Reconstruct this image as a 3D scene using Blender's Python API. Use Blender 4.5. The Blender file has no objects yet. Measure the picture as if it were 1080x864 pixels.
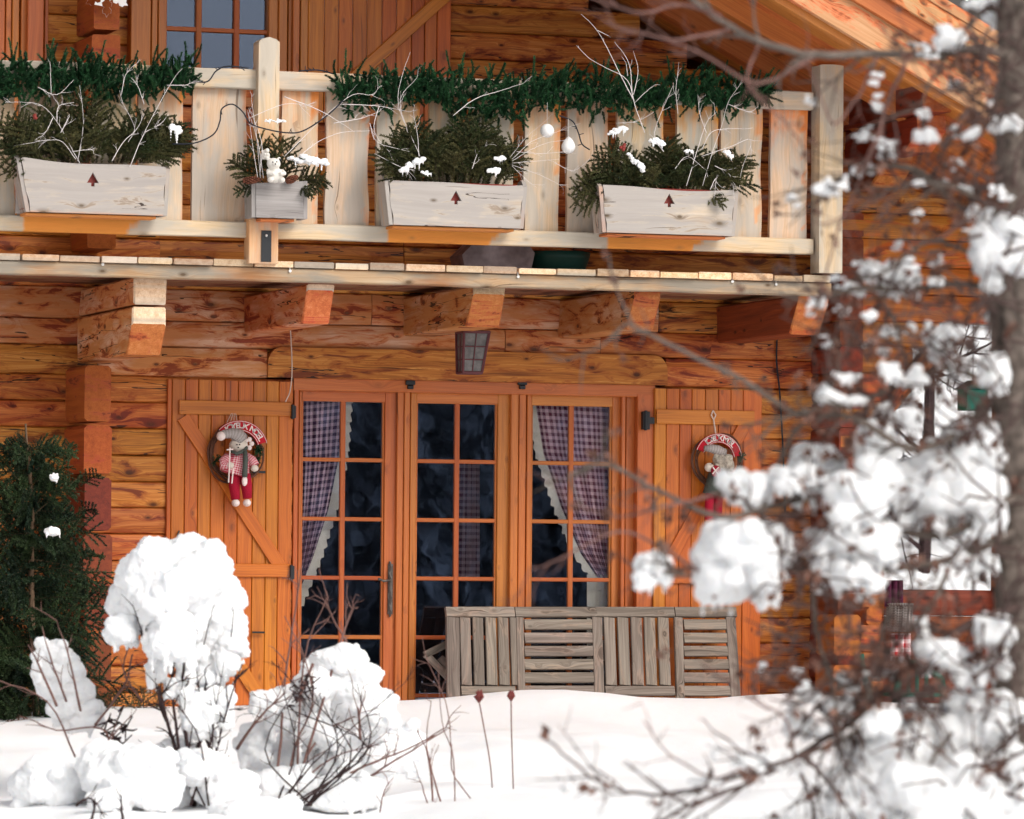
import bpy, math, random
from mathutils import Vector, Matrix, noise as mnoise
from mathutils.geometry import tessellate_polygon
rnd = random.Random(11)
D2R = math.radians
scene = bpy.context.scene
COL = scene.collection

# ------------------------------------------------------------------ camera frame (measured once; used to read distances off the view)
FPX, TH, DIST, EYE = 5300.0, math.radians(17.7), 32.5, 0.96
PITCH, ROLL = math.atan(173 / 5300.0), 0.0085
CAM = Vector((-DIST * math.sin(TH), -DIST * math.cos(TH), EYE))
_R0 = Vector((math.cos(TH), -math.sin(TH), 0))
FWD = Vector((math.sin(TH) * math.cos(PITCH), math.cos(TH) * math.cos(PITCH), math.sin(PITCH)))
_U0 = _R0.cross(FWD)
RIGHT = _R0 * math.cos(ROLL) + _U0 * math.sin(ROLL)
UP = _U0 * math.cos(ROLL) - _R0 * math.sin(ROLL)

def at(px, py, Y):
    d = FWD + RIGHT * ((px - 540) / FPX) + UP * ((432 - py) / FPX)
    t = (Y - CAM.y) / d.y
    return CAM + d * t
def ax(px, Y, py=430): return at(px, py, Y).x
def az(py, Y, px=500): return at(px, py, Y).z
def pix(P):
    d = P - CAM; return 540 + FPX * d.dot(RIGHT) / d.dot(FWD), 432 - FPX * d.dot(UP) / d.dot(FWD)
def mpp(Y): return (at(540, 432, Y) - CAM).length / FPX      # metres per pixel at depth Y

# ------------------------------------------------------------------ object helpers
ORG = {}
def tag(o, label=None, cat=None, group=None, kind=None):
    if label: o['label'] = label
    if cat: o['category'] = cat
    if group: o['group'] = group
    if kind: o['kind'] = kind
    return o
def thing(name, loc, label, cat, group=None):
    o = bpy.data.objects.new(name, None); COL.objects.link(o)
    o.empty_display_size = 0.1
    o.location = loc; ORG[o.name] = Vector(loc)
    return tag(o, label, cat, group)

class MB:
    def __init__(s): s.v = []; s.f = []; s.g = []; s.p = []; s.s = []; s.m = []
    def add(s, vs, fs, g=None, pid=None, st=None, mat=0):
        b = len(s.v); n = len(vs)
        pid = rnd.random() if pid is None else pid
        s.v.extend(vs); s.f.extend([tuple(i + b for i in f) for f in fs])
        s.g.extend(g if g else [tuple(v) for v in vs]); s.p.extend([pid] * n)
        s.s.extend(st if st is not None else [0.0] * n); s.m.extend([mat] * len(fs))
    def beam(s, p0, p1, w, t, up=(0, 0, 1), ch=0.004, n=1, wob=0.0, st=None, sec=None, mat=0, ends=(1, 1), pid=None, bow=None):
        """plank/beam from p0 to p1: w along 'up', t across"""
        p0 = Vector(p0); p1 = Vector(p1); a = p1 - p0; L = a.length; a.normalize()
        b = Vector(up); b = (b - a * b.dot(a)).normalized(); c = a.cross(b)
        if sec is None:
            h, k = w / 2, t / 2; q = min(ch, h * .8, k * .8)
            sec = [(-h + q, -k), (h - q, -k), (h, -k + q), (h, k - q), (h - q, k), (-h + q, k), (-h, k - q), (-h, -k + q)]
        m = len(sec); off = (rnd.uniform(0, 40), rnd.uniform(0, 40), rnd.uniform(0, 40)); vs = []; g = []; ss = []
        sd = rnd.uniform(0, 99)
        for i in range(n + 1):
            u = i / n; sc = ends[0] * (1 - u) + ends[1] * u
            w1 = wob * mnoise.noise(Vector((u * L * 3.2, sd, 0))); w2 = wob * mnoise.noise(Vector((u * L * 3.2, sd, 7)))
            bw = bow(u) if bow else 0
            for (x, y) in sec:
                xx = x * sc + (w1 if x > 0 else w2) + bw; yy = y * sc
                P = p0 + a * (u * L) + b * xx + c * yy
                vs.append(P); g.append((u * L + off[0], x + off[1], y + off[2]))
                if st: ss.append(st(u, P))
        fs = []
        for i in range(n):
            for j in range(m):
                k2 = (j + 1) % m
                fs.append((i * m + j, i * m + k2, (i + 1) * m + k2, (i + 1) * m + j))
        fs.append(tuple(range(m - 1, -1, -1))); fs.append(tuple(n * m + j for j in range(m)))
        s.add(vs, fs, g, pid, ss if st else None, mat)
    def box(s, x0, x1, y0, y1, z0, z1, axis='X', **k):
        cx, cy, cz = (x0 + x1) / 2, (y0 + y1) / 2, (z0 + z1) / 2
        if axis == 'X': s.beam((x0, cy, cz), (x1, cy, cz), z1 - z0, y1 - y0, **k)
        elif axis == 'Z': s.beam((cx, cy, z0), (cx, cy, z1), x1 - x0, y1 - y0, up=(1, 0, 0), **k)
        else: s.beam((cx, y0, cz), (cx, y1, cz), z1 - z0, x1 - x0, **k)
    def plate(s, loops, y0, y1, axis='X', mat=0, st=None, f=None):
        """outline loops in X,Z (first outer, rest holes) with a thickness from y0 (front) to y1"""
        polys = [[Vector((x, z, 0)) for x, z in lp] for lp in loops]
        tris = tessellate_polygon(polys); flat = [p for lp in polys for p in lp]; n = len(flat)
        off = rnd.uniform(0, 50)
        vs = [Vector((p.x, y0, p.y)) for p in flat] + [Vector((p.x, y1, p.y)) for p in flat]
        g = [((v.x if axis == 'X' else v.z) + off, (v.z if axis == 'X' else v.x) + off, v.y) for v in vs]
        fs = [tuple(t) for t in tris] + [tuple(i + n for i in reversed(t)) for t in tris]
        b = 0
        for lp in polys:
            m = len(lp)
            for i in range(m):
                j = (i + 1) % m; fs.append((b + i, b + j, b + j + n, b + i + n))
            b += m
        if f: vs = [f(v) for v in vs]
        s.add(vs, fs, g, None, [st(v) for v in vs] if st else None, mat)
    def tube(s, pts, rad, n=6, mat=0, st=0.0):
        pts = [Vector(p) for p in pts]; N = len(pts)
        if not hasattr(rad, '__len__'): rad = [rad] * N
        vs = []; g = []; L = 0; ref = Vector((.3, .2, .93))
        for i, p in enumerate(pts):
            a = (pts[min(i + 1, N - 1)] - pts[max(i - 1, 0)])
            if a.length < 1e-9: a = Vector((0, 0, 1))
            a.normalize()
            b = ref - a * ref.dot(a)
            if b.length < .05: b = Vector((1, 0, 0)) - a * a.x
            b.normalize(); c = a.cross(b); ref = b
            if i: L += (p - pts[i - 1]).length
            for j in range(n):
                t = 2 * math.pi * j / n
                vs.append(p + (b * math.cos(t) + c * math.sin(t)) * rad[i]); g.append((L, math.cos(t) * .1, math.sin(t) * .1))
        fs = []
        for i in range(N - 1):
            for j in range(n):
                k = (j + 1) % n; fs.append((i * n + j, i * n + k, (i + 1) * n + k, (i + 1) * n + j))
        fs.append(tuple(range(n - 1, -1, -1))); fs.append(tuple((N - 1) * n + j for j in range(n)))
        s.add(vs, fs, g, None, [st] * len(vs), mat)
    def ball(s, c, r, nu=12, nv=8, mat=0, rot=None, st=0.0):
        c = Vector(c); r = Vector(r) if hasattr(r, '__len__') else Vector((r, r, r)); vs = []; 
        for i in range(nv + 1):
            ph = math.pi * i / nv
            for j in range(nu):
                t = 2 * math.pi * j / nu
                d = Vector((math.sin(ph) * math.cos(t) * r.x, math.sin(ph) * math.sin(t) * r.y, math.cos(ph) * r.z))
                if rot: d = rot @ d
                vs.append(c + d)
        fs = [(i * nu + j, i * nu + (j + 1) % nu, (i + 1) * nu + (j + 1) % nu, (i + 1) * nu + j) for i in range(nv) for j in range(nu)]
        s.add(vs, fs, None, None, [st] * len(vs), mat)
    def build(s, name, mats, parent=None, origin=None, smooth=False, label=None):
        o_ = ORG[parent.name] if parent else Vector(origin or (0, 0, 0))
        me = bpy.data.meshes.new(name)
        me.from_pydata([tuple(Vector(v) - o_) for v in s.v], [], s.f)
        a = me.attributes.new('g', 'FLOAT_VECTOR', 'POINT'); a.data.foreach_set('vector', [c for q in s.g for c in q])
        a = me.attributes.new('pid', 'FLOAT', 'POINT'); a.data.foreach_set('value', s.p)
        a = me.attributes.new('s', 'FLOAT', 'POINT'); a.data.foreach_set('value', s.s)
        mats = mats if isinstance(mats, (list, tuple)) else [mats]
        for m in mats: me.materials.append(m)
        if len(mats) > 1: me.polygons.foreach_set('material_index', s.m)
        if smooth: me.polygons.foreach_set('use_smooth', [True] * len(me.polygons))
        me.validate(); me.update()
        o = bpy.data.objects.new(name, me); COL.objects.link(o)
        if parent: o.parent = parent
        else: o.location = o_
        ORG[o.name] = o_
        if label: o['label'] = label
        return o

# ------------------------------------------------------------------ materials
class NT:
    def __init__(s, name):
        s.mat = bpy.data.materials.new(name); s.mat.use_nodes = True; s.t = s.mat.node_tree; s.t.nodes.clear()
        s.out = s.n('ShaderNodeOutputMaterial'); s.b = s.n('ShaderNodeBsdfPrincipled')
        s.l(s.b.outputs[0], s.out.inputs['Surface'])
    def n(s, ty, **k):
        q = s.t.nodes.new(ty)
        for a, v in k.items(): setattr(q, a, v)
        return q
    def l(s, a, b): s.t.links.new(a, b)
    def put(s, sock, v):
        if hasattr(v, 'is_linked') or hasattr(v, 'links'): s.l(v, sock)
        else: sock.default_value = v
    def attr(s, name, out='Fac'): return s.n('ShaderNodeAttribute', attribute_name=name).outputs[out]
    def math(s, op, a, b=0.0, c=None):
        q = s.n('ShaderNodeMath', operation=op); s.put(q.inputs[0], a); s.put(q.inputs[1], b)
        if c is not None: s.put(q.inputs[2], c)
        return q.outputs[0]
    def vm(s, op, a, b):
        q = s.n('ShaderNodeVectorMath', operation=op); s.put(q.inputs[0], a); s.put(q.inputs[1], b); return q.outputs[0]
    def noise(s, vec, scale=1, detail=3, rough=.55, dist=0, out='Fac'):
        q = s.n('ShaderNodeTexNoise'); s.put(q.inputs['Vector'], vec); q.inputs['Scale'].default_value = scale
        q.inputs['Detail'].default_value = detail; q.inputs['Roughness'].default_value = rough; q.inputs['Distortion'].default_value = dist
        return q.outputs[out]
    def ramp(s, fac, stops):
        q = s.n('ShaderNodeValToRGB'); s.put(q.inputs[0], fac); e = q.color_ramp.elements
        while len(e) < len(stops): e.new(.5)
        for i, (p, c) in enumerate(stops):
            e[i].position = p; e[i].color = (c[0], c[1], c[2], 1) if hasattr(c, '__len__') else (c, c, c, 1)
        return q.outputs[0]
    def mix(s, fac, a, b, mode='MIX'):
        q = s.n('ShaderNodeMix', data_type='RGBA', blend_type=mode); s.put(q.inputs[0], fac)
        for sock, v in ((q.inputs[6], a), (q.inputs[7], b)):
            if isinstance(v, tuple): v = (v[0], v[1], v[2], 1)
            s.put(sock, v)
        return q.outputs[2]
    def sep(s, v):
        q = s.n('ShaderNodeSeparateXYZ'); s.put(q.inputs[0], v); return q.outputs
    def comb(s, x, y, z):
        q = s.n('ShaderNodeCombineXYZ')
        for i, v in enumerate((x, y, z)): s.put(q.inputs[i], v)
        return q.outputs[0]
    def bump(s, h, st=.3, dist=.01):
        q = s.n('ShaderNodeBump'); s.put(q.inputs['Height'], h); q.inputs['Strength'].default_value = st; q.inputs['Distance'].default_value = dist
        s.l(q.outputs[0], s.b.inputs['Normal'])

def wood(name, dark, mid, light, vary=.25, stain=None, stain_amt=.5, stain_scale=(1.1, 5.0), grey=None, grey_amt=0.0, attr_col=None, knots=1.0, rough=.6, bump=.35, satin=.3, fine=1.0, con=1.0, halo=None, crack=0.0):
    """timber: grain along the attribute 'g', knots, checks, weather stains; 's' reveals attr_col"""
    m = NT(name); g = m.attr('g', 'Vector'); pid = m.attr('pid'); st = m.attr('s')
    x, y, z = m.sep(g)
    po = m.math('MULTIPLY', pid, 37.0)
    kv = m.comb(m.math('MULTIPLY', x, 2.1), m.math('MULTIPLY_ADD', y, 8.0, po), m.math('MULTIPLY', z, 8.0))
    kv = m.comb(m.math('ADD', m.math('MULTIPLY', x, 4.2), po), m.math('MULTIPLY_ADD', y, 8.5, po), 0.0)
    vo = m.n('ShaderNodeTexVoronoi', voronoi_dimensions='2D'); m.l(kv, vo.inputs['Vector']); vo.inputs['Scale'].default_value = 1.0
    cr, cg, cb = m.sep(vo.outputs['Color'])
    kd = m.math('ADD', m.math('MULTIPLY', vo.outputs['Distance'], m.math('MULTIPLY_ADD', cg, 1.2, .8)), m.math('MULTIPLY', m.math('LESS_THAN', cr, .62), 5.0))
    near = m.math('POWER', 2.718, m.math('MULTIPLY', kd, -7.0))
    yy = m.math('MULTIPLY_ADD', near, .08, y)
    warp = m.noise(m.comb(m.math('MULTIPLY', x, 1.3), m.math('MULTIPLY', y, 3.0), po), 1, 2)
    yy = m.math('MULTIPLY_ADD', warp, .09, yy)
    gv = m.comb(m.math('MULTIPLY', x, 1.1), m.math('MULTIPLY', yy, 34.0 * fine), m.math('MULTIPLY', z, 30.0 * fine))
    gr = m.noise(gv, 1.0, 5, .62)
    gv2 = m.comb(m.math('MULTIPLY', x, 3.0), m.math('MULTIPLY', yy, 170.0), m.math('MULTIPLY', z, 150.0))
    fin = m.noise(gv2, 1.0, 2, .5)
    big = m.noise(m.comb(m.math('MULTIPLY', x, .8), m.math('MULTIPLY', y, 4), po), 1, 3)
    f = m.math('ADD', m.math('MULTIPLY', gr, .50), m.math('ADD', m.math('MULTIPLY', fin, .32), m.math('MULTIPLY', big, .18)))
    col = m.ramp(f, [(.5 - .23 / con, dark), (.5, mid), (.5 + .24 / con, light)])
    if grey:
        gf = m.ramp(m.noise(m.comb(m.math('MULTIPLY', x, 1.6), m.math('MULTIPLY', y, 6.5), po), 1.3, 5, .6), [(.5 - grey_amt * .5, 0), (.66 - grey_amt * .4, 1)])
        gcol = m.mix(gr, tuple(c * .72 for c in grey), tuple(min(1, c * 1.2) for c in grey))
        col = m.mix(gf, col, gcol)
    if stain:
        sf = m.noise(m.comb(m.math('MULTIPLY', x, stain_scale[0]), m.math('MULTIPLY', yy, stain_scale[1]), m.math('ADD', po, z)), 2.2, 5, .66, .8)
        sf = m.math('ADD', sf, m.math('MULTIPLY', m.math('SUBTRACT', gr, .5), .38))
        sf = m.math('ADD', sf, m.math('MULTIPLY', m.math('SUBTRACT', fin, .5), .14))
        sf = m.math('ADD', sf, m.math('MULTIPLY', m.math('POWER', 2.718, m.math('MULTIPLY', kd, -5.0)), .16))
        ha = m.ramp(sf, [(.58 - .16 * stain_amt, 0), (.64 - .14 * stain_amt, 1)]); co_ = m.ramp(sf, [(.66 - .15 * stain_amt, 0), (.70 - .13 * stain_amt, 1)])
        col = m.mix(m.math('MULTIPLY', ha, .75), col, halo or tuple(c * 3.2 for c in stain))
        col = m.mix(m.math('MULTIPLY', co_, .85), col, m.mix(gr, stain, tuple(c * 1.7 for c in stain)))
    if attr_col:
        af = m.math('ADD', st, m.math('MULTIPLY', m.math('SUBTRACT', m.noise(m.comb(m.math('MULTIPLY', x, 3), m.math('MULTIPLY', y, 20), po), 1.5, 4), .5), .75))
        af = m.ramp(af, [(.28, 0), (.8, 1)])
        a2 = m.mix(gr, tuple(c * .62 for c in attr_col), tuple(min(1, c * 1.35) for c in attr_col))
        col = m.mix(af, col, a2)
    # knots, then hairline checks
    kf = m.ramp(kd, [(.05, 1), (.10, .55), (.16, .25), (.22, 0)])
    kc = tuple(c * .28 for c in dark)
    col = m.mix(m.math('MULTIPLY', kf, .85 * knots), col, kc)
    ck = m.noise(m.comb(m.math('MULTIPLY', x, .9), m.math('MULTIPLY', yy, 46), m.math('ADD', po, 3.1)), 1, 2, .5)
    ckf = m.ramp(ck, [(.715, 0), (.735, 1)])
    col = m.mix(m.math('MULTIPLY', ckf, .7), col, tuple(c * .3 for c in dark))
    if crack:
        cn = m.noise(m.comb(m.math('MULTIPLY', x, .55), m.math('MULTIPLY', y, 7.0), m.math('ADD', po, 9.0)), 1, 4, .55)
        cl_ = m.math('LESS_THAN', m.math('ABSOLUTE', m.math('SUBTRACT', cn, .47)), .0055 * crack)
        cm = m.math('GREATER_THAN', m.noise(m.comb(m.math('MULTIPLY', x, 1.4), y, m.math('ADD', po, 5.0)), 1, 1), .5)
        cc = m.math('MULTIPLY', cl_, cm)
        col = m.mix(m.math('MULTIPLY', cc, .9), col, (.018, .005, .002))
    hs = m.n('ShaderNodeHueSaturation'); m.l(col, hs.inputs['Color'])
    m.l(m.math('MULTIPLY_ADD', m.math('FRACT', m.math('MULTIPLY', pid, 7.31)), vary, 1 - vary * .5), hs.inputs['Value'])
    m.l(m.math('MULTIPLY_ADD', m.math('FRACT', m.math('MULTIPLY', pid, 3.77)), .02, .49), hs.inputs['Hue'])
    m.l(hs.outputs[0], m.b.inputs['Base Color'])
    m.b.inputs['Roughness'].default_value = rough; m.b.inputs['Specular IOR Level'].default_value = satin
    h = m.math('SUBTRACT', m.math('ADD', m.math('MULTIPLY', gr, .6), m.math('MULTIPLY', fin, .3)), m.math('MULTIPLY', ckf, .8))
    m.bump(h, bump, .004)
    return m.mat

def plain(name, col, rough=.6, spec=.3, metal=0, nscale=0, namt=.2, bump=0, col2=None, cloth=False):
    m = NT(name); m.b.inputs['Roughness'].default_value = rough; m.b.inputs['Specular IOR Level'].default_value = spec; m.b.inputs['Metallic'].default_value = metal
    g = m.attr('g', 'Vector')
    if nscale:
        nz = m.noise(g, nscale, 4)
        c2 = col2 or tuple(c * (1 - namt) for c in col)
        m.l(m.mix(m.ramp(nz, [(.35, 0), (.65, 1)]), col, c2), m.b.inputs['Base Color'])
        if bump: m.bump(nz, bump, .005)
    else: m.b.inputs['Base Color'].default_value = (*col, 1)
    return m.mat

def mixattr(name, a, b, rough=.7, vary=.3):
    """colour a -> b by the attribute s, brightness varied per piece"""
    m = NT(name); pid = m.attr('pid'); st = m.attr('s')
    c = m.mix(st, a, b); hs = m.n('ShaderNodeHueSaturation'); m.l(c, hs.inputs['Color'])
    m.l(m.math('MULTIPLY_ADD', pid, vary, 1 - vary * .5), hs.inputs['Value'])
    m.l(hs.outputs[0], m.b.inputs['Base Color']); m.b.inputs['Roughness'].default_value = rough; m.b.inputs['Specular IOR Level'].default_value = .25
    return m.mat

def snow_mat(name, bscale=14, bamt=.35):
    m = NT(name); tc = m.n('ShaderNodeTexCoord').outputs['Object']
    n1 = m.noise(tc, bscale, 6, .6); n2 = m.noise(tc, bscale * 9, 3, .7)
    m.b.inputs['Base Color'].default_value = (.93, .935, .945, 1); m.b.inputs['Roughness'].default_value = .75
    m.b.inputs['Specular IOR Level'].default_value = .2
    m.b.inputs['Subsurface Weight'].default_value = .45; m.b.inputs['Subsurface Radius'].default_value = (.03, .035, .04); m.b.inputs['Subsurface Scale'].default_value = 1
    m.bump(m.math('ADD', n1, m.math('MULTIPLY', n2, .25)), bamt, .03)
    return m.mat

def glass_mat(name, boost=1.6, wav=.006):
    m = NT(name); m.t.nodes.remove(m.b)
    tr = m.n('ShaderNodeBsdfTransparent'); tr.inputs[0].default_value = (1, .98, .97, 1)
    gl = m.n('ShaderNodeBsdfGlossy'); gl.inputs['Roughness'].default_value = .02; gl.inputs[0].default_value = (.58, .72, 1, 1)
    fr = m.n('ShaderNodeFresnel'); fr.inputs[0].default_value = 1.5
    bp = m.n('ShaderNodeBump'); bp.inputs['Strength'].default_value = wav; bp.inputs['Distance'].default_value = .05
    m.l(m.noise(m.n('ShaderNodeTexCoord').outputs['Object'], 5, 2), bp.inputs['Height']); m.l(bp.outputs[0], gl.inputs['Normal'])
    mx = m.n('ShaderNodeMixShader'); m.l(m.math('MULTIPLY', fr.outputs[0], boost), mx.inputs[0])
    m.l(tr.outputs[0], mx.inputs[1]); m.l(gl.outputs[0], mx.inputs[2]); m.l(mx.outputs[0], m.out.inputs['Surface'])
    return m.mat

def gingham(name, c0, c1, freq):
    m = NT(name); x, y, z = m.sep(m.attr('g', 'Vector'))
    a = m.math('GREATER_THAN', m.math('FRACT', m.math('MULTIPLY', x, freq)), .5)
    b = m.math('GREATER_THAN', m.math('FRACT', m.math('MULTIPLY', y, freq)), .5)
    f = m.math('MULTIPLY', m.math('ADD', a, b), .5)
    m.l(m.mix(f, c0, c1), m.b.inputs['Base Color']); m.b.inputs['Roughness'].default_value = .9; m.b.inputs['Specular IOR Level'].default_value = .1
    return m.mat

M = {}
OR_D, OR_M, OR_L = (.17, .034, .006), (.46, .125, .020), (.68, .235, .045)
M['log'] = wood('log timber', (.19, .045, .007), (.50, .162, .025), (.70, .32, .085), vary=.24, con=1.5, bump=.6, stain=(.10, .015, .003), halo=(.30, .06, .008), crack=1, stain_amt=.48, stain_scale=(1.3, 6.0), rough=.55)
M['log_lit'] = wood('lit log timber', (.22, .05, .008), (.48, .15, .022), (.62, .25, .05), vary=.25, con=1.4, bump=.5, stain=(.16, .03, .006), stain_amt=.35, rough=.5)  # roof shade put into colour: wing rows clear of it get this cleaner timber
M['log_pale'] = wood('weathered log timber', (.36, .16, .075), (.60, .35, .215), (.72, .48, .33), vary=.2, con=1.4, bump=.6, grey=(.54, .22, .07), grey_amt=.3, stain=(.13, .017, .004), halo=(.46, .13, .025), crack=1, stain_amt=.56, stain_scale=(1.6, 6.0), rough=.7, knots=1)
M['log_end'] = wood('log end grain', (.16, .032, .005), (.33, .085, .012), (.44, .14, .024), vary=.3, knots=.2, rough=.7, stain=(.1, .02, .006), stain_amt=.3)
M['corbel_end'] = wood('corbel end grain', (.24, .055, .012), (.46, .14, .035), (.66, .32, .13), vary=.3, knots=.2, rough=.7, stain=(.12, .02, .006), stain_amt=.4, stain_scale=(6, 6))
M['log_red'] = wood('stained and shaded red log', (.075, .012, .004), (.19, .034, .009), (.30, .065, .016), vary=.3, rough=.6)  # red-brown timber; on the wing return its darkness is painted shade
M['varnish'] = wood('varnished pine', (.27, .055, .005), (.50, .130, .010), (.64, .205, .024), vary=.2, con=1.15, rough=.4, satin=.4, bump=.15, knots=.7)
M['frame'] = wood('door frame pine', (.26, .065, .010), (.47, .130, .019), (.59, .205, .038), vary=.12, rough=.4, satin=.45, bump=.15, knots=.35)
M['muntin'] = wood('glazing bar pine', (.22, .05, .01), (.40, .10, .02), (.5, .16, .035), vary=.15, rough=.45, knots=0)
M['rail'] = wood('bleached railing board', (.46, .30, .17), (.64, .46, .29), (.70, .54, .38), vary=.16, grey=(.50, .43, .35), grey_amt=.22, attr_col=(.78, .27, .055), knots=.5, rough=.75, fine=.6, con=1.5)
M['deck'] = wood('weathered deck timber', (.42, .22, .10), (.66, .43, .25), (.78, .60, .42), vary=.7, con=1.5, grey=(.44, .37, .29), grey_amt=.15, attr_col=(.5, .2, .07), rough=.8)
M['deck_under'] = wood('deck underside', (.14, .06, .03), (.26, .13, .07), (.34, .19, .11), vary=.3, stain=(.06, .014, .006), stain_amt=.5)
M['planter'] = wood('bleached planter board', (.38, .26, .16), (.60, .475, .34), (.70, .59, .46), vary=.1, grey=(.38, .34, .31), grey_amt=.55, attr_col=(.62, .22, .06), knots=1, rough=.8, fine=.7, con=1.9, stain=(.20, .15, .11), halo=(.42, .36, .30), stain_amt=.2, stain_scale=(1.5, 9), crack=.6)
M['grey_plank'] = wood('grey weathered planter board', (.16, .14, .13), (.30, .275, .26), (.42, .39, .37), vary=.1, knots=.6, rough=.85)
M['teak'] = wood('silvered teak', (.09, .068, .054), (.20, .16, .13), (.31, .26, .215), vary=.35, con=1.5, stain=(.09, .065, .05), stain_amt=.2, knots=.4, rough=.85, bump=.5)
M['soffit'] = wood('roof timber', (.24, .06, .015), (.47, .15, .034), (.62, .25, .07), vary=.3, rough=.55, knots=.8)
M['verge'] = wood('verge board', (.34, .15, .06), (.55, .29, .13), (.64, .40, .22), vary=.2, stain=(.2, .05, .014), stain_amt=.4, rough=.7)
M['shingle'] = wood('grey roof shingle', (.03, .025, .022), (.07, .06, .055), (.12, .10, .09), vary=.4, knots=0)
M['snow'] = snow_mat('snow', 9, .35); M['snowfine'] = snow_mat('clumped snow', 22, .5)
M['glass'] = glass_mat('window glass', 2.5); M['glass_up'] = glass_mat('upper window glass', 1.15)
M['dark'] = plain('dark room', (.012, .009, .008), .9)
M['iron'] = plain('black iron', (.012, .013, .016), .5, .4)
M['pewter'] = plain('aged pewter', (.16, .14, .125), .45, .5, .6, 60, .6)
M['red_liner'] = plain('dark red liner', (.22, .03, .022), .5)
M['bolt'] = plain('zinc bolt', (.7, .68, .65), .4, .5, .3)
M['cable'] = plain('black wire', (.01, .012, .02), .6)
M['string'] = plain('pale cord', (.62, .5, .42), .8)
M['twig_white'] = mixattr('white painted twig', (.74, .68, .66), (.55, .38, .32), .7, .15)
M['fir'] = mixattr('fir needles', (.020, .034, .010), (.095, .085, .032), .6, .8)
M['spruce'] = mixattr('spruce needles', (.006, .017, .009), (.035, .058, .020), .6, .8)
M['garland'] = mixattr('tinsel garland needles', (.006, .032, .012), (.032, .105, .038), .5, .8)
M['bark_thin'] = plain('young bark', (.16, .10, .06), .8, .2, 0, 30, .5)
M['bark'] = plain('grey bark', (.25, .20, .17), .9, .05, 0, 22, .7, 1.0)
M['twig'] = plain('brown twig', (.13, .085, .075), .85, .15, 0, 20, .5)
M['twig_pink'] = plain('dormant reddish twig', (.24, .13, .11), .85, .15, 0, 20, .4)
M['twig_dark'] = plain('dark shrub stem', (.05, .03, .03), .85, .15, 0, 20, .4)
M['leaf_dry'] = mixattr('dried leaves', (.12, .05, .035), (.22, .12, .09), .85, .7)
M['white'] = plain('white paint', (.82, .8, .78), .6)
M['curtain'] = gingham('checked curtain cloth', (.085, .03, .085), (.80, .62, .70), 23)
M['curtain2'] = gingham('plum checked curtain cloth', (.16, .03, .06), (.82, .62, .66), 23)
M['ruffle'] = plain('cream ruffle', (.80, .80, .68), .9, .1)
M['redcheck'] = gingham('red gingham', (.5, .02, .03), (.85, .7, .7), 18)
# ------------------------------------------------------------------ the chalet
house = thing('log_chalet', (0, 0, 0), 'orange log chalet with a balcony over glazed doors and two board shutters', 'house')
def rows(lst): return [az(y, 0) for y in lst]
ZR = [az(y, 0) for y in (313, 346, 373, 404, 431, 458, 486, 513, 540, 567, 595, 622, 650, 677, 704, 731, 760, 790)]
SEC_CH = .012
def log_sec(h, d, q=SEC_CH, bul=.010):
    # local (height, depth) ; depth axis sign: -y is the front for beams running +X with up=Z
    k = d / 2; a = h / 2 - .0012
    return [(-a, -k), (a, -k), (a, k - q), (a - q * .6, k), (a * .4, k + bul), (-a * .4, k + bul), (-a + q * .6, k), (-a, k - q)]
def wall_log(mb, x0, x1, z0, z1, yf=0.0, d=.2, n=None, wob=.004, mat=0, end1=1.0):
    n = n or max(2, int((x1 - x0) * 5)); yc = yf + d / 2 + rnd.uniform(-.006, .006)
    sec = log_sec(z1 - z0, d); sec = [(p, q) for p, q in sec]
    mb.beam((x0, yc, (z0 + z1) / 2), (x1, yc, (z0 + z1) / 2), z1 - z0, d, n=n, wob=wob, sec=[(a, -b) for a, b in sec][::-1] if SGN < 0 else sec, mat=mat)
# a beam along +X with up=Z has c = a x b = X x Z = -Y, so +c is the front
SGN = 1
XL, XC = -4.9, ax(886, 0, 420)
lw = MB()
xd0, xd1 = -1.47, ax(689, 0, 560)
for i in range(len(ZR) - 1):
    z1, z0 = ZR[i], ZR[i + 1]
    pale = 0
    if i < 2:
        xs = [XL, -.95 + .9 * i, 1.0 - .4 * i, XC]
        for k in range(3):
            wall_log(lw, xs[k], xs[k + 1] - .004, z0, z1, mat=1 if k < 2 else 0)
    elif i == 2:
        wall_log(lw, XL, -2.75, z0, z1, mat=0); wall_log(lw, -2.746, ax(281, 0), z0, z1, mat=1)
        wall_log(lw, ax(281, 0) , ax(702, 0), z0 + .01, z1, yf=.05, d=.15, mat=1); wall_log(lw, ax(702, 0), XC, z0, z1)
    else:
        wall_log(lw, XL, xd0, z0, z1, mat=0 if i > 4 or rnd.random() < .4 else 0); wall_log(lw, xd1, XC, z0, z1)
lw.build('log_wall', [M['log'], M['log_pale']], house)
# the lintel log over the doors with rounded ends, proud of the wall
lt = MB(); zl0, zl1 = az(403, 0), az(371, 0); x0, x1 = ax(281, 0), ax(702, 0)
pts = []
for t in range(7): a = math.pi / 2 * t / 6; pts.append((x1 - .09 + .09 * math.sin(a), zl1 - .10 + .10 * math.cos(a)))
pts += [(x1, zl0 + .003), (x0, zl0 + .003)]
for t in range(7): a = math.pi / 2 * t / 6; pts.append((x0 + .09 - .09 * math.cos(a), zl1 - .10 + .10 * math.sin(a)))
lt.plate([pts], -.035, .05); lt.build('lintel', M['log'], house)

_pv = at(838, 0, -2.35)
def xroof(z): return _pv.x + (_pv.z + .06 - z) / .52
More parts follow.
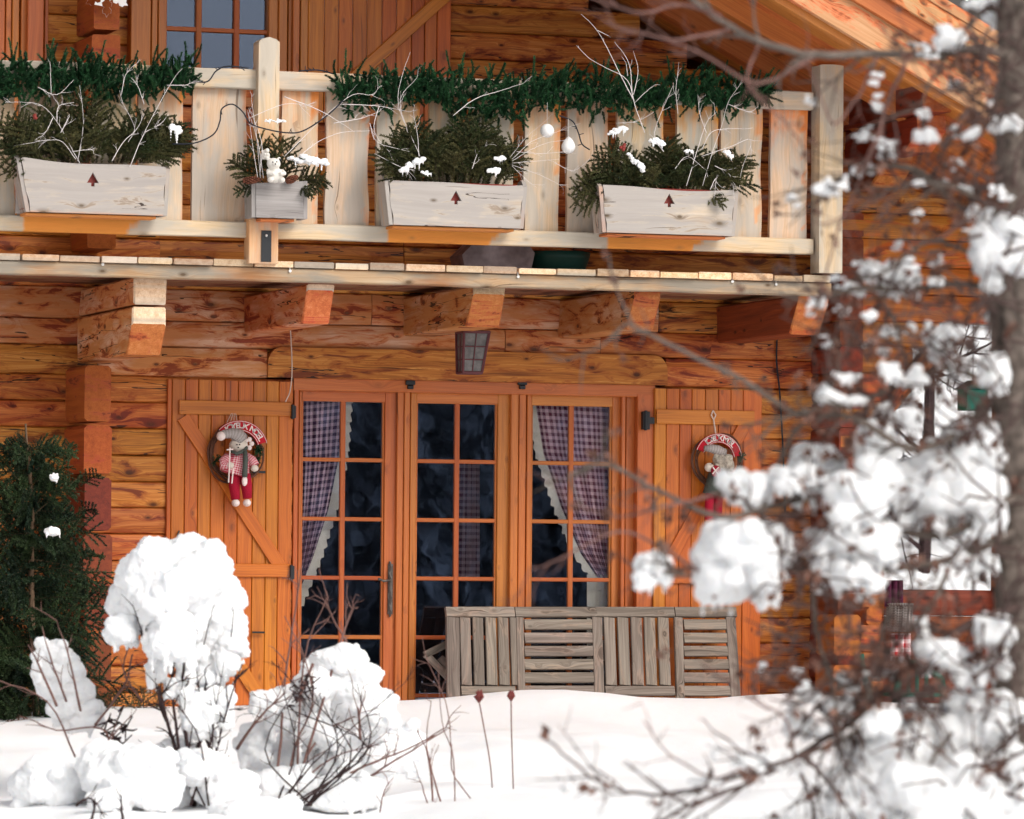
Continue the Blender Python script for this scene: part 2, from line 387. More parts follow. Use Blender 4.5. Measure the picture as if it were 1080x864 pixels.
# upper storey: horizontal boards right of the shutter, boards left
up = MB()
ub = [az(y, 0, 480) for y in (313, 296, 262, 225, 190, 160, 122, 85, 62, 33, 5, -25, -60, -95, -130, -170)]
XS0, XS1 = ax(325, -.02, 40), ax(476, -.02, 40)
for i in range(len(ub) - 1):
    z0, z1 = ub[i], ub[i + 1]
    wall_log(up, XS1 - .3, min(XC, xroof(z1)), z0, z1, wob=.002); wall_log(up, XL, ax(170, 0, 100), z0, z1, wob=.002)
    wall_log(up, ax(170, 0, 100) + .003, XS1 - .303, z0, min(z1, az(100, 0)) if z0 < az(100, 0) else z1, yf=.0) if z0 < az(105, 0) or z0 > az(-80, 0) else None
up.build('upper_log_wall', [M['log'], M['log_pale']], house)
# gable wall above (kept plain: out of frame)
gb = MB(); zt_ = ub[-1]; gb.plate([[(XL, zt_), (XL, _pv.z - .52 * (-3.5 - _pv.x) - .52 * (-3.5 - XL)), (-3.5, _pv.z + .52 * (_pv.x + 3.5)), (xroof(zt_), zt_)]], .02, .2)
gb.build('gable_boards', M['log'], house)

# upper window and its trim
def member(mb, xa, xb, ya, yb, y0, y1, **k): mb.box(xa, xb, y0, y1, ya, yb, **k)
uw = MB(); Yw = -.03
XW0, XW1 = ax(167, Yw, 40), ax(293, Yw, 40); ZW0, ZW1 = az(112, Yw), az(-75, Yw)
uw.box(XW0, XW0 + .055, Yw, .08, ZW0, ZW1, axis='Z'); uw.box(XW1 - .06, XW1, Yw, .08, ZW0, ZW1, axis='Z')
uw.box(XW0, XW1, Yw + .002, .08, ZW0 - .06, ZW0 + .002); uw.box(XW0, XW1, Yw + .002, .08, ZW1 - .002, ZW1 + .06)
uwf = uw.build('upper_window', M['frame'], house)
b = MB()
for px in (210, 250): b.box(ax(px, 0, 20) - .018, ax(px, 0, 20) + .018, .0, .05, ZW0, ZW1, axis='Z')
for py in (32, -30): b.box(XW0 + .05, XW1 - .05, .003, .047, az(py, 0, 230) - .014, az(py, 0, 230) + .014)
b.build('glazing_bars', M['muntin'], uwf)
b = MB(); b.box(XW0 + .02, XW1 - .02, .028, .032, ZW0, ZW1); b.build('pane', M['glass_up'], uwf)
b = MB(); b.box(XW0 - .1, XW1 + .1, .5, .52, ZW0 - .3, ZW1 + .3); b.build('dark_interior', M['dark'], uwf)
# vertical trims left of the window and the folded shutter leaf at the far left
tr = MB()
for a, c, y0, wd in ((-60, -28, -.08, 0), (-27, 5, -.06, 0), (6, 12, -.05, 0), (13, 20, -.07, 0), (22, 28, -.05, 0), (29, 46, -.10, 0), (47, 51, -.03, 0), (138, 159, -.10, 0), (160, 166, -.05, 0), (294, 303, -.05, 0), (304, 308, -.03, 0), (309, 316, -.06, 0), (317, 325, -.05, 0)):
    tr = MB(); member(tr, ax(a, y0, 40), ax(c, y0, 40), az(140, y0), az(-90, y0), y0, .01, axis='Z'); tr.build('window_trim', M['frame'], house)
# upper shutter, opened flat against the wall
us = MB(); 
xs = [325, 342, 357, 372, 387, 403, 418, 434, 448, 461, 476]
for a, c in zip(xs[:-1], xs[1:]): us.box(ax(a, -.06, 40) + .002, ax(c, -.06, 40) - .002, -.06, -.03, az(135, -.06), az(-95, -.06), axis='Z')
ush = us.build('upper_shutter', M['varnish'], house)
b = MB(); b.beam(at(372, 84, -.075), at(480, -14, -.075), .085, .03, up=(0, 0, 1)); b.build('diagonal_brace', M['varnish'], ush)
# cross-wall log ends between trims, upper left
ce = MB()
Yc = -.5
for (y0, y1, a, c) in ((-60, -22, 100, 127), (-18, 31, 99, 126), (37, 72, 96, 126), (77, 120, 96, 126), (125, 165, 96, 125), (170, 215, 95, 125), (220, 262, 95, 125)):
    ce.box(ax(a, Yc, 60), ax(c, Yc, 60), Yc + rnd.uniform(-.02, .02), .0, az(y1, Yc, 110), az(y0, Yc, 110), axis='Y', ch=.012, n=2)
ce.build('cross_wall_upper', M['log_end'], house)
# cross wall, lower left: log ends in front of the facade
cl = MB(); Yc = -.56
for (y0, y1) in ((385, 445), (448, 500), (503, 560), (563, 612), (615, 665), (668, 722), (725, 775)):
    k = rnd.uniform(-.015, .015)
    cl.box(ax(89, Yc, y0) + k * .5, ax(118, Yc, y0), Yc + k, .0, az(y1, Yc, 100) + .004, az(y0, Yc, 100) - .004, axis='Y', ch=.02, n=3, wob=.006)
cl.m = [0 if i < len(cl.f) * 2 / 7 else 1 for i in range(len(cl.f))]; cl.build('cross_wall_lower', [M['log_end'], M['log_red']], house)
# far-left facade carries on behind

# corbels: log ends that carry the balcony
def corbel(pxl, pxr, pt, pb, Y, cut, under=0.0, mat='log_pale', name='corbel', cutf=.45, nbot=0.0):
    pale = pxl < 600
    """side profile in (y, z) extruded in x; lower front corner cut back"""
    xl, xr = ax(pxl, Y, (pt + pb) / 2), ax(pxr, Y, (pt + pb) / 2); zt, zb = az(pt, Y, (pxl + pxr) / 2), az(pb, Y, (pxl + pxr) / 2)
    zc = zt - (zt - zb) * cutf
    prof = [(0.0, zt), (Y, zt), (Y, zc), (Y + cut, zb), (0.0, zb + under)]
    vs = []; n = len(prof); N = 10; off = rnd.uniform(0, 50); g = []
    q = .010
    for ins, x in ((q, xl), (0, xl + q), (0, xr - q), (q, xr)):
        for (y, z) in prof:
            yy = y + (ins if y < -.01 else 0); zz = z + (-ins if z > (zt + zb) / 2 else ins)
            yy += .016 * mnoise.noise(Vector((x * 9, z * 9, y * 5)))
            xx = x + .012 * mnoise.noise(Vector((y * 4, z * 9, x * 3)))
            vs.append(Vector((xx, yy, zz))); g.append((yy + off, zz + off, xx))
    fs = [tuple(range(n)), tuple(range(4 * n - 1, 3 * n - 1, -1))]
    for k in range(3):
        for i in range(n):
            j = (i + 1) % n; fs.append((k * n + i, (k + 1) * n + i, (k + 1) * n + j, k * n + j))
    mb = MB()
    # end faces get the end-grain material, the cut top band is bleached
    fm = [0, 0] + [(2 if pale else 1) if i == 1 else (1 if i == 2 else 0) for k in range(3) for i in range(n)]
    mb.add(vs, fs, g); mb.m = fm
    return mb.build(name, [M[mat], M['corbel_end'], M['deck']], house)
corbel(142, 175.5, 292.5, 321.5, -1.5, .0, name='corbel', cutf=1.0)
corbel(140, 175, 324, 373.5, -1.5, .13, name='corbel', cutf=.36)
corbel(323, 352, 300, 341, -1.5, .10, under=.0, cutf=.15)
corbel(498, 534, 302, 344, -1.5, .14, cutf=.2)
corbel(669, 698, 305, 347, -1.5, .16, cutf=.2)
corbel(842, 874, 312, 352, -1.5, .16, cutf=.1, mat='log_red')

# balcony deck
deck = MB(); YF = -1.6
zf0, zf1 = 2.715, 2.797
def fst(u, P):
    return .9 * max(0, mnoise.noise(Vector((P.x * 1.6, 3, 0)))) + (.2 if P.z < 2.74 else 0)
deck.beam((ax(-60, YF), YF + .05, (zf0 + zf1) / 2), (ax(876, YF), YF + .05, (zf0 + zf1) / 2), zf1 - zf0, .10, n=60, wob=.006, ch=.008, st=fst)
dk = deck.build('balcony_deck', M['deck'], house)
edges = [-60, -22, 20.5, 61, 104.5, 143, 180.5, 223.5, 266.5, 308.5, 352, 388, 425.5, 468, 508.5, 545, 585.5, 627.5, 662, 694, 735, 771, 815, 846, 876]
for a, c in zip(edges[:-1], edges[1:]):
    m_ = MB(); yo = -1.625 + rnd.uniform(-.02, .012); zt = 2.838 + rnd.uniform(-.004, .006)
    m_.beam(((ax(a, -1.62) + ax(c, -1.62)) / 2, yo, (2.800 + zt) / 2), ((ax(a, -1.62) + ax(c, -1.62)) / 2, -.01, (2.800 + zt) / 2), zt - 2.80, ax(c, -1.62) - ax(a, -1.62) - .011, ch=rnd.uniform(.001, .006), n=3, wob=.002)
    m_.build('deck_board', [M['deck']], dk)
m_ = MB()
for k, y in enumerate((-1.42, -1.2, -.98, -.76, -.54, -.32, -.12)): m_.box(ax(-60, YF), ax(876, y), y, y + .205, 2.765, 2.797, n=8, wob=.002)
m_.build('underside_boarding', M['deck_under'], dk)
for px, py in ((108, 279), (305.5, 286), (546, 292), (772, 297), (818, 300)):
    m_ = MB(); p = at(px, py, -1.6); m_.tube([p + Vector((0, 0, 0)), p + Vector((0, -.014, 0))], .009, 8); m_.tube([p + Vector((0, -.004, 0)), p + Vector((0, -.004, .03))], .004, 5); m_.build('bolt', M['bolt'], dk)

# railing
rl = MB()
def ra(zlist, st=None): pass
WET = [(96, 148), (408, 528), (640, 742)]
def rail_st(u, P):
    s_ = 0
    for a, c in WET:
        xa, xc = ax(a, YF, 235), ax(c, YF, 235); w = .04 + (P.z - 2.975) * .9
        if a < 100: xa = ax(22, YF, 235)
        lo, hi = xa + .0, xc - .06 + (P.z - 2.975) * .8
        if lo < P.x < hi: s_ = 1.5 if a > 100 else 1.1; lo_, hi_ = lo, hi
    if s_: s_ *= max(0, min(1, (P.x - lo_) / .05 + .2)) * max(0, min(1, (hi_ - P.x) / .07 + .2))
    return s_
rl.beam((ax(-60, YF, 235), YF + .03, 3.022), (ax(858, YF, 250), YF + .03, 3.022), .096, .06, n=260, ch=.006, st=rail_st, wob=.002)
rail = rl.build('balcony_railing', M['rail'], house)
tr_ = MB()
tr_.beam((ax(-60, YF, 70), YF + .03, 3.935), (ax(270, YF, 80), YF + .03, 3.935), .118, .06, n=40, wob=.006, ch=.007)
tr_.beam((ax(290, YF, 80), YF + .03, 3.935), (ax(858, YF, 95), YF + .03, 3.937), .112, .06, n=60, wob=.006, ch=.007)
tr_.build('top_rail', M['rail'], rail)
boards = [(-42, 15), (19, 85), (95, 141), (144, 191.5), (202.5, 259), (296, 334.5), (343, 388), (397, 441), (452, 490), (498, 541), (552.5, 589), (597.5, 640), (650, 699), (712, 756), (759, 802), (812, 850)]
for a, c in boards:
    m_ = MB(); Yb = YF + .075
    xa, xc = ax(a, Yb, 165), ax(c, Yb, 165); top_or = rnd.uniform(.25, .7)
    bs = lambda u, P, q=top_or, xa=xa, xc=xc: (q * max(0, (P.z - 3.55) / .35) + .42 * (1 if (P.x > xc - .03 and rnd.random() < .7) else 0) + (.1 if rnd.random() < .5 else 0))
    sec = []; w = xc - xa
    cols = 9
    front = [(-w / 2 + w * k / (cols - 1), -.0175) for k in range(cols)]
    sec = front + [(p, .0175) for p, _ in reversed(front)]
    m_.beam(((xa + xc) / 2, Yb, 2.99), ((xa + xc) / 2, Yb, 3.95), w, .035, up=(1, 0, 0), n=26, wob=.014, sec=sec, st=bs)
    m_.build('railing_board', M['rail'], rail)
def post(a, c, top, bot, cap, Yp, d, name='railing_post'):
    m_ = MB(); xa, xc = ax(a, Yp, (top + bot) / 2), ax(c, Yp, (top + bot) / 2); zt, zb = az(top, Yp, (a + c) / 2), az(bot, Yp, (a + c) / 2)
    cx = (xa + xc) / 2; pk = zt - cap
    m_.plate([[(xa, zb), (xc, zb), (xc, pk), (xc - .02, pk + cap * .55), (cx, zt), (xa + .02, pk + cap * .6), (xa, pk)]], Yp, Yp + d, axis='Z', st=lambda v: (.9 if v.z < 3.07 else 0) if a < 300 else 0)
    return m_.build(name, M['rail'], rail)
pc = post(272, 294, 39, 275, .03, -1.66, .13); pr = post(864.5, 889, 68, 288, .006, -1.66, .15)
# center post lower end: fresh orange timber with steel plate
m_ = MB(); m_.box(ax(262, -1.655, 255), ax(293, -1.655, 255), -1.668, -1.55, az(278, -1.66, 278), az(231, -1.66, 278), axis='Z', st=lambda u, P: .45); m_.build('post_foot', M['rail'], rail)
m_ = MB(); m_.box(ax(276, -1.68, 255), ax(286.5, -1.68, 255), -1.676, -1.669, az(276, -1.68, 278), az(243, -1.68, 278)); pl = m_.build('steel_plate', M['iron'], rail)
m_ = MB(); m_.ball(at(281, 248.5, -1.68), .008, 8, 6); m_.build('bolt', M['bolt'], pl, smooth=True)

# glazed doors
YD = .045
dz0 = -.12
fr = MB()
ztop = az(404, YD, 480)
fr.box(ax(309, .01), ax(690, .01), -.005, .19, az(415, 0, 480), ztop + .012)                      # head
for a, c, y in ((309, 314, .0), (418, 425, .018), (425.6, 431.5, .006), (538, 546, .006), (546.6, 554, .018), (655, 659, .0)):
    fr.box(ax(a, y, 560), ax(c, y, 560), y, .19, dz0, az(413, 0, 480) + .004, axis='Z')
for a, c, y in ((659.5, 671, .055), (671.6, 689, -.012)):
    fr.box(ax(a, y, 560), ax(c, y, 560), y, .19, dz0, az(413, 0, 480) + .004, axis='Z')
dframe = fr.build('door_frame', M['frame'], house)
for px in (433, 551):
    m_ = MB(); p = at(px, 404, -.02); m_.box(p.x - .03, p.x + .03, -.025, -.006, p.z - .012, p.z + .016, ch=.002); m_.box(p.x - .018, p.x + .018, -.03, -.004, p.z - .04, p.z - .012, ch=.008); m_.build('hinge_pin', M['iron'], dframe)
ZB = [1.68, 1.30, .923, .544, .17]
def leaf(pl, p0, p1, pr_, bar, label):
    m_ = MB(); z1 = ztop - .055; zp = 2.052
    m_.box(ax(pl, YD, 560), ax(p0, YD, 560), YD, YD + .06, dz0, z1, axis='Z'); m_.box(ax(p1, YD, 560), ax(pr_, YD, 560), YD, YD + .06, dz0, z1, axis='Z')
    m_.box(ax(p0, YD, 560) + .001, ax(p1, YD, 560) - .001, YD + .002, YD + .058, zp, z1 - .001); m_.box(ax(p0, YD, 560) + .001, ax(p1, YD, 560) - .001, YD + .002, YD + .058, dz0, .02)
    # inner bead
    for xx, s_ in ((ax(p0, YD, 560), 1), (ax(p1, YD, 560), -1)): m_.box(min(xx, xx + s_ * .012), max(xx, xx + s_ * .012), YD + .012, YD + .05, .02, zp, axis='Z')
    lf = m_.build('glazed_door', M['frame'], house, label=label)
    b = MB(); x0, x1 = ax(p0, YD, 560), ax(p1, YD, 560)
    b.box(ax(bar, YD, 560) - .017, ax(bar, YD, 560) + .017, YD + .012, YD + .045, .02, zp, axis='Z')
    for z in ZB: b.box(x0, x1, YD + .015, YD + .042, z - .013, z + .013)
    b.build('glazing_bars', M['muntin'], lf)
    b = MB(); b.box(x0 - .005, x1 + .005, YD + .027, YD + .030, .0, zp + .02, ch=.0005); b.build('pane', M['glass'], lf)
    return lf
d1 = leaf(314.5, 317.5, 405, 417.5, 361.5, 'left glazed door behind the checked curtain')
d2 = leaf(432, 438.5, 524, 537.5, 482, 'middle glazed door without a front curtain')
d3 = leaf(555, 560, 645, 654.5, 602.5, 'right glazed door behind the plum curtain')
# handle of the left door
m_ = MB(); pts = [(411, 592), (412.5, 598), (410, 604), (412, 610), (411, 620), (412.5, 630), (410.5, 638), (412, 645), (411, 651)]
m_.tube([at(a, c, YD - .012) for a, c in pts], [.006, .012, .008, .013, .010, .012, .009, .012, .005], 6)
m_.box(ax(408.6, YD, 620), ax(414, YD, 620), YD - .012, YD - .002, az(648, YD, 411), az(595, YD, 411), axis='Z')
hp = m_.build('door_handle', M['pewter'], d1)
m_ = MB(); m_.tube([at(411, 612, YD), at(411, 612, YD - .05), at(405, 613, YD - .055), at(400, 611, YD - .055)], [.009, .008, .009, .006], 7); m_.ball(at(400, 611, YD - .055), .010, 8, 6); m_.build('lever', M['pewter'], hp, smooth=True)

# dark room behind the doors
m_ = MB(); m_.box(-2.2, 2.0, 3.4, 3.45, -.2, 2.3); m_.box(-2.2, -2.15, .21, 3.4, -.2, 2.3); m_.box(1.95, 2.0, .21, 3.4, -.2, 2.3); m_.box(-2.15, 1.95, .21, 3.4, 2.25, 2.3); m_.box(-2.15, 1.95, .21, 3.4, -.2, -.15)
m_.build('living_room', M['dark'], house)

# shutters
def shutter(edges, ytop, strip, batt, diag, hinges, name, label, Y=-.035):
    m_ = MB(); zt, zb = az(ytop, Y, (edges[0] + edges[-1]) / 2), .035
    for a, c in zip(edges[:-1], edges[1:]): m_.box(ax(a, Y, 560) + .0016, ax(c, Y, 560) - .0016, Y, Y + .03, zb, zt + rnd.uniform(-.001, .001), axis='Z', ch=.0035, n=2)
    s_ = m_.build(name, M['varnish'], house, label=label)
    Yb = Y - .022
    for (a, c, y0, y1) in batt:
        b = MB(); b.box(ax(a, Yb, 560), ax(c, Yb, 560), Yb, Y - .001, az(y1, Yb, (a + c) / 2), az(y0, Yb, (a + c) / 2), ch=.004); b.build('batten', M['varnish'], s_)
    for (p, q) in diag:
        b = MB(); b.beam(at(*p, Yb + .0125), at(*q, Yb + .0125), .085, .017, ch=.003); b.build('diagonal_brace', M['varnish'], s_)
    for (a, c, y0, y1) in hinges:
        b = MB(); b.box(ax(a, Yb, 560), ax(c, Yb, 560), Yb - .012, Y + .01, az(y1, Yb, a), az(y0, Yb, a), ch=.003); b.tube([(ax((a + c) / 2, Yb), Yb - .014, az(y1 + 1, Yb, a)), (ax((a + c) / 2, Yb), Yb - .014, az(y0 - 1, Yb, a))], .010, 8)
        if a > 600: b.box(ax(a + 3, Yb), ax(a + 13, Yb), Yb - .008, Y, az(y1 - 6, Yb, a), az(y0 + 6, Yb, a), ch=.002)
        b.build('hinge', M['iron'], s_)
    return s_
sL = shutter([175, 180, 194, 208, 221.5, 236, 250, 266, 280, 293, 307.5], 401.5, 1, [(188, 306, 423, 438), (188, 306, 594.5, 608.5)], [((193, 440), (297, 600)), ((193, 611), (297, 772))], [(306, 310.5, 428, 441), (306, 310.5, 597, 611)], 'shutter', 'left board shutter with a snowman wreath on it')
b = MB(); p = at(273, 498, -.07); b.box(p.x - .04, p.x + .04, -.085, -.06, p.z - .008, p.z + .008, ch=.003); b.build('shutter_stop', M['iron'], sL)
b = MB(); b.tube([at(189, 560, -.05), at(187.5, 564, -.06), at(189, 569, -.055)], .006, 5); b.build('latch_hook', M['iron'], sL)
b = MB(); p = at(272, 667, -.05); b.box(p.x - .04, p.x + .04, -.07, -.057, p.z - .006, p.z + .006, ch=.002); b.build('latch_bar', M['iron'], sL)
sR = shutter([689.5, 702, 716, 729, 743, 757, 770, 783, 803], 411, 1, [(692, 795, 432.5, 448), (692, 795, 602, 616)], [((788, 444), (697, 608)), ((788, 612), (697, 772))], [(677, 684, 434, 453)], 'shutter', 'right board shutter half behind snowy branches')

# right-hand wing: wall in front of the facade, porch opening, parapet
YW = -.5
wx0, wx1, wx2 = ax(886, YW, 450), ax(933, YW, 640), 5.3
wg = MB()
wrow = [az(y, YW, 930) for y in (-40, -5, 30, 62, 95, 128, 160, 195, 225, 252, 281, 310, 339)]
for i in range(len(wrow) - 1):
    if xroof(wrow[i]) < wx0 + .1: continue
    wall_log(wg, wx0, min(wx2, xroof(wrow[i])), wrow[i + 1], wrow[i], yf=YW, d=.16, n=14, mat=1 if i > 7 else 0)
lr = [az(y, YW, 930) for y in (339, 366, 394, 424, 452, 481, 510, 540, 568, 597, 626, 657, 688, 718, 750, 790)]
xo = [ax(q, YW, 450) for q in (990, 962, 936, 934, 933)]
for i in range(len(lr) - 1): wall_log(wg, wx0, xo[min(i, 4)], lr[i + 1], lr[i], yf=YW, d=.16, n=4, mat=1)
for i in range(len(lr) - 1): wall_log(wg, ax(1056, YW, 500), min(wx2, xroof(lr[i])), lr[i + 1], lr[i], yf=YW, d=.16, n=4)
wg.build('wing_wall', [M['log'], M['log_lit']], house)
rt = MB()
for i in range(len(lr) - 1): rt.box(wx0 - .012, wx0 + .15, YW - .015, .0, lr[i + 1] + .002, lr[i] - .002, axis='Y', ch=.015)
for i in range(8, len(wrow) - 1): rt.box(wx0 - .012, wx0 + .15, YW - .015, .0, wrow[i + 1] + .002, wrow[i] - .002, axis='Y', ch=.015)
rt.build('wing_return', M['log_red'], house)  # left face in shadow, the shade put into its dark red colour
pp = MB()
for i in range(5):
    z1 = az(622 + 28 * i, YW + .1, 1000); z0 = az(650 + 28 * i, YW + .1, 1000)
    wall_log(pp, wx1 + .01, ax(1056, YW, 650), z0, z1, yf=YW + .1, d=.12, n=4)
pp.build('porch_parapet', M['log_red'], house)
# knee brace in the opening
pb = MB(); pb.beam(at(934, 430, YW + .08), at(1012, 336, YW + .08), .10, .12, up=(0, 0, 1), n=3); pb.build('knee_brace', M['log'], house)
# stub log ends low on the wing
for (a, c, y0, y1) in ((880, 908, 648, 692), (879, 906, 702, 752), (914, 930, 640, 660)):
    m_ = MB(); Ys = YW - .32; m_.box(ax(a, Ys, y0), ax(c, Ys, y0), Ys, YW, az(y1, Ys, a), az(y0, Ys, a), axis='Y', ch=.02, n=2, wob=.01); m_.build('log_stub', M['log_end'], house)

# roof: two slopes, verge at the front
SL = .52; YV = -2.35
pv = at(838, 0, YV); ridge_x = -3.5
def zr(x, off=0): return pv.z - SL * (x - pv.x) + off if x > ridge_x else pv.z - SL * (ridge_x - pv.x) - SL * (ridge_x - x) + off
EX = 6.4
def slope_plank(mb, xa, xb, y0, y1, o0, o1, **k):
    zm = (o0 + o1) / 2
    mb.beam((xa, (y0 + y1) / 2, zr(xa, zm)), (xb, (y0 + y1) / 2, zr(xb, zm)), (o1 - o0), y1 - y0, up=(0, 0, 1), **k)
vg = MB(); slope_plank(vg, ridge_x, EX, YV, YV + .05, .0, .20, n=14, wob=.006)
vb = vg.build('verge_board', M['verge'], house)
vg = MB(); slope_plank(vg, ridge_x, EX, YV - .04, YV + .0, .21, .33, n=10, wob=.003); vg.build('upper_verge_board', M['soffit'], house)
vg = MB(); slope_plank(vg, ridge_x, EX, YV + .052, YV + .12, -.05, .12, n=10); vg.build('verge_batten', M['soffit'], house)
sf = MB(); y = YV + .13
while y < .6:
    w = rnd.uniform(.16, .2); slope_plank(sf, ridge_x, EX, y + .002, y + w - .002, .07 + rnd.uniform(0, .003), .10, n=3); y += w
sf.build('soffit_boards', M['soffit'], house)
for yy, hh in ((-1.55, .14), (-.75, .14)):
    m_ = MB(); slope_plank(m_, ridge_x, EX, yy, yy + .12, -.07, .068, n=6); m_.build('rafter', M['soffit'], house)
rf = MB()
for q in range(4): slope_plank(rf, ridge_x, EX + .1, YV - .07 + .012 * (q % 2), .62, .335 + .07 * q, .400 + .07 * q, n=30, wob=.006)
rf.m = [0 if i < len(rf.f) * .75 else 1 for i in range(len(rf.f))]; rf.build('roof_edge', [M['verge'], M['shingle']], house); rf = MB()
if 1: slope_plank(rf, ridge_x, 3.5, .62, 9, .335, .37); rf.beam((ridge_x, 3.3, zr(ridge_x, .352)), (ridge_x - 10, 3.3, zr(ridge_x, .352) - 5.2), .035, 11.5)
slope_plank(rf, ridge_x, 3.4, .6, 8.9, .07, .33); rf.build('roof_covering', M['log_red'], house)
rs = MB(); rs.beam((ridge_x, 4.1, zr(ridge_x, .72)), (3.4, 4.1, zr(3.4, .72)), .18, 9.6, n=30, wob=.05, ch=.06); rs.beam((ridge_x, 3.3, zr(ridge_x, .52)), (ridge_x - 9.9, 3.3, zr(ridge_x, .52) - 5.15), .28, 11.1, n=30, wob=.05, ch=.08)
rs.build('roof_snow', M['snow'], house)
# purlin supports stepping out of the wing wall under the verge
def console(a, c, y0, y1, Y, cut=.0, mat='log'):
    return corbel(a, c, y0, y1, Y, cut, cutf=.5 if cut else 1.0, mat=mat, name='purlin_support')
console(973, 1003, 67, 118, -2.0, 0, 'log_red'); console(968, 998, 122, 158, -1.75, .2, 'log_red'); console(930, 962, 160, 196, -1.1, .2, 'log_red')
# body of the house behind the facade
bd = MB(); bd.box(XL, XL + .2, .21, 8, -.3, 5.4); bd.box(3.2, 3.35, .21, 8, 2.75, min(4.2, zr(3.35))); bd.box(XL + .2, 2.4, 7.8, 8, -.3, 5.2); bd.box(XC - .25, XC - .05, .21, 7.8, -.3, min(4.9, zr(XC)))
bd.build('rear_walls', M['log'], house)
# ------------------------------------------------------------------ foliage and twig builders
def rdir(sp=1.0): return Vector((rnd.gauss(0, 1), rnd.gauss(0, 1), rnd.gauss(0, 1))).normalized() * sp
def shoot(mb, p, d, L, nl, per=60, st=None, wid=.0016, curve=None, flat=0.0):
    """one needled shoot: a thin stem with needles all round it"""
    d = Vector(d).normalized(); side = d.cross(Vector((0, 0, 1)));
    if side.length < .1: side = Vector((1, 0, 0))
    side.normalize(); upv = side.cross(d); pid = rnd.random(); st0 = rnd.random() if st is None else st
    curve = curve or Vector((0, 0, 0)); n = max(6, int(L * per * 10)); vs = []; fs = []; ss = []
    for i in range(n):
        u = i / n; c = Vector(p) + d * (L * u) + curve * (u * u * L)
        a = rnd.uniform(0, 6.283); r = side * math.cos(a) + upv * math.sin(a) * (1 - flat)
        nd_ = (r + d * rnd.uniform(.5, 1.0)).normalized() * nl * rnd.uniform(.7, 1.1) * (1 - .3 * u)
        w_ = nd_.cross(rdir()).normalized() * wid; b = len(vs)
        vs += [c - w_, c + w_, c + nd_]; fs.append((b, b + 1, b + 2)); q = min(1, max(0, st0 + rnd.uniform(-.25, .25))); ss += [q] * 3
    mb.add(vs, fs, None, pid, ss)
    return Vector(p) + d * L + curve * L
def sprig(mb, stem, p, d, L, nl=.016, per=60, droop=.0, sub=7, flat=.4, ang=.8, wid=.0016):
    """a fir branchlet: main shoot with side shoots in one plane"""
    d = Vector(d).normalized(); side = d.cross(Vector((rnd.uniform(-.3, .3), -1, .2))).normalized()
    cv = Vector((0, 0, -droop)); st0 = rnd.random()
    shoot(mb, p, d, L, nl, per, st0, wid, cv)
    N = 6; stem.tube([Vector(p) + d * (L * k / N) + cv * ((k / N) ** 2 * L) for k in range(N + 1)], [.003 * (1 - .7 * k / N) for k in range(N + 1)], 4)
    for k in range(sub):
        u = .15 + .75 * k / sub; c = Vector(p) + d * (L * u) + cv * (u * u * L); s_ = 1 if k % 2 else -1
        dd = (d * math.cos(ang) + side * s_ * math.sin(ang) + rdir(.15)).normalized()
        shoot(mb, c, dd, L * (.5 - .32 * u), nl, per, min(1, max(0, st0 + rnd.uniform(-.2, .2))), wid, cv * .5)
def smooth_path(pts, n=4):
    pts = [Vector(p) for p in pts]
    if len(pts) < 3: return pts
    out = []
    P = [pts[0] * 2 - pts[1]] + pts + [pts[-1] * 2 - pts[-2]]
    for i in range(1, len(P) - 2):
        for k in range(n):
            t = k / n; a, b, c, d = P[i - 1], P[i], P[i + 1], P[i + 2]
            out.append(.5 * ((2 * b) + (c - a) * t + (2 * a - 5 * b + 4 * c - d) * t * t + (3 * b - a - 3 * c + d) * t ** 3))
    return out + [pts[-1]]
def taper(n, r0, r1): return [r0 + (r1 - r0) * i / max(1, n - 1) for i in range(n)]
def branch(mb, pts, r0, r1, n=5, subs=0, sublen=.1, wob=0.0, subr=None, spread=.8, depth=1, tips=None):
    path = smooth_path(pts)
    if wob: path = [path[0]] + [p + rdir(wob * rnd.random()) for p in path[1:]]
    mb.tube(path, taper(len(path), r0, r1), n)
    if tips is not None: tips.append(path[-1])
    for k in range(subs):
        i = rnd.randrange(max(1, len(path) // 5), len(path)); a = (path[min(i, len(path) - 1)] - path[max(0, i - 1)])
        if a.length < 1e-6: continue
        a.normalize(); d = (a + rdir(spread)).normalized(); L = sublen * rnd.uniform(.5, 1.2)
        mid = path[i] + d * L * .5 + rdir(L * .08); end = mid + (d + rdir(.35)).normalized() * L * .5
        branch(mb, [path[i], mid, end], (subr or r0 * .45), (subr or r0 * .45) * .4, 4, subs // 3 if depth > 0 else 0, L * .5, 0, (subr or r0 * .45) * .6, spread, depth - 1, tips)

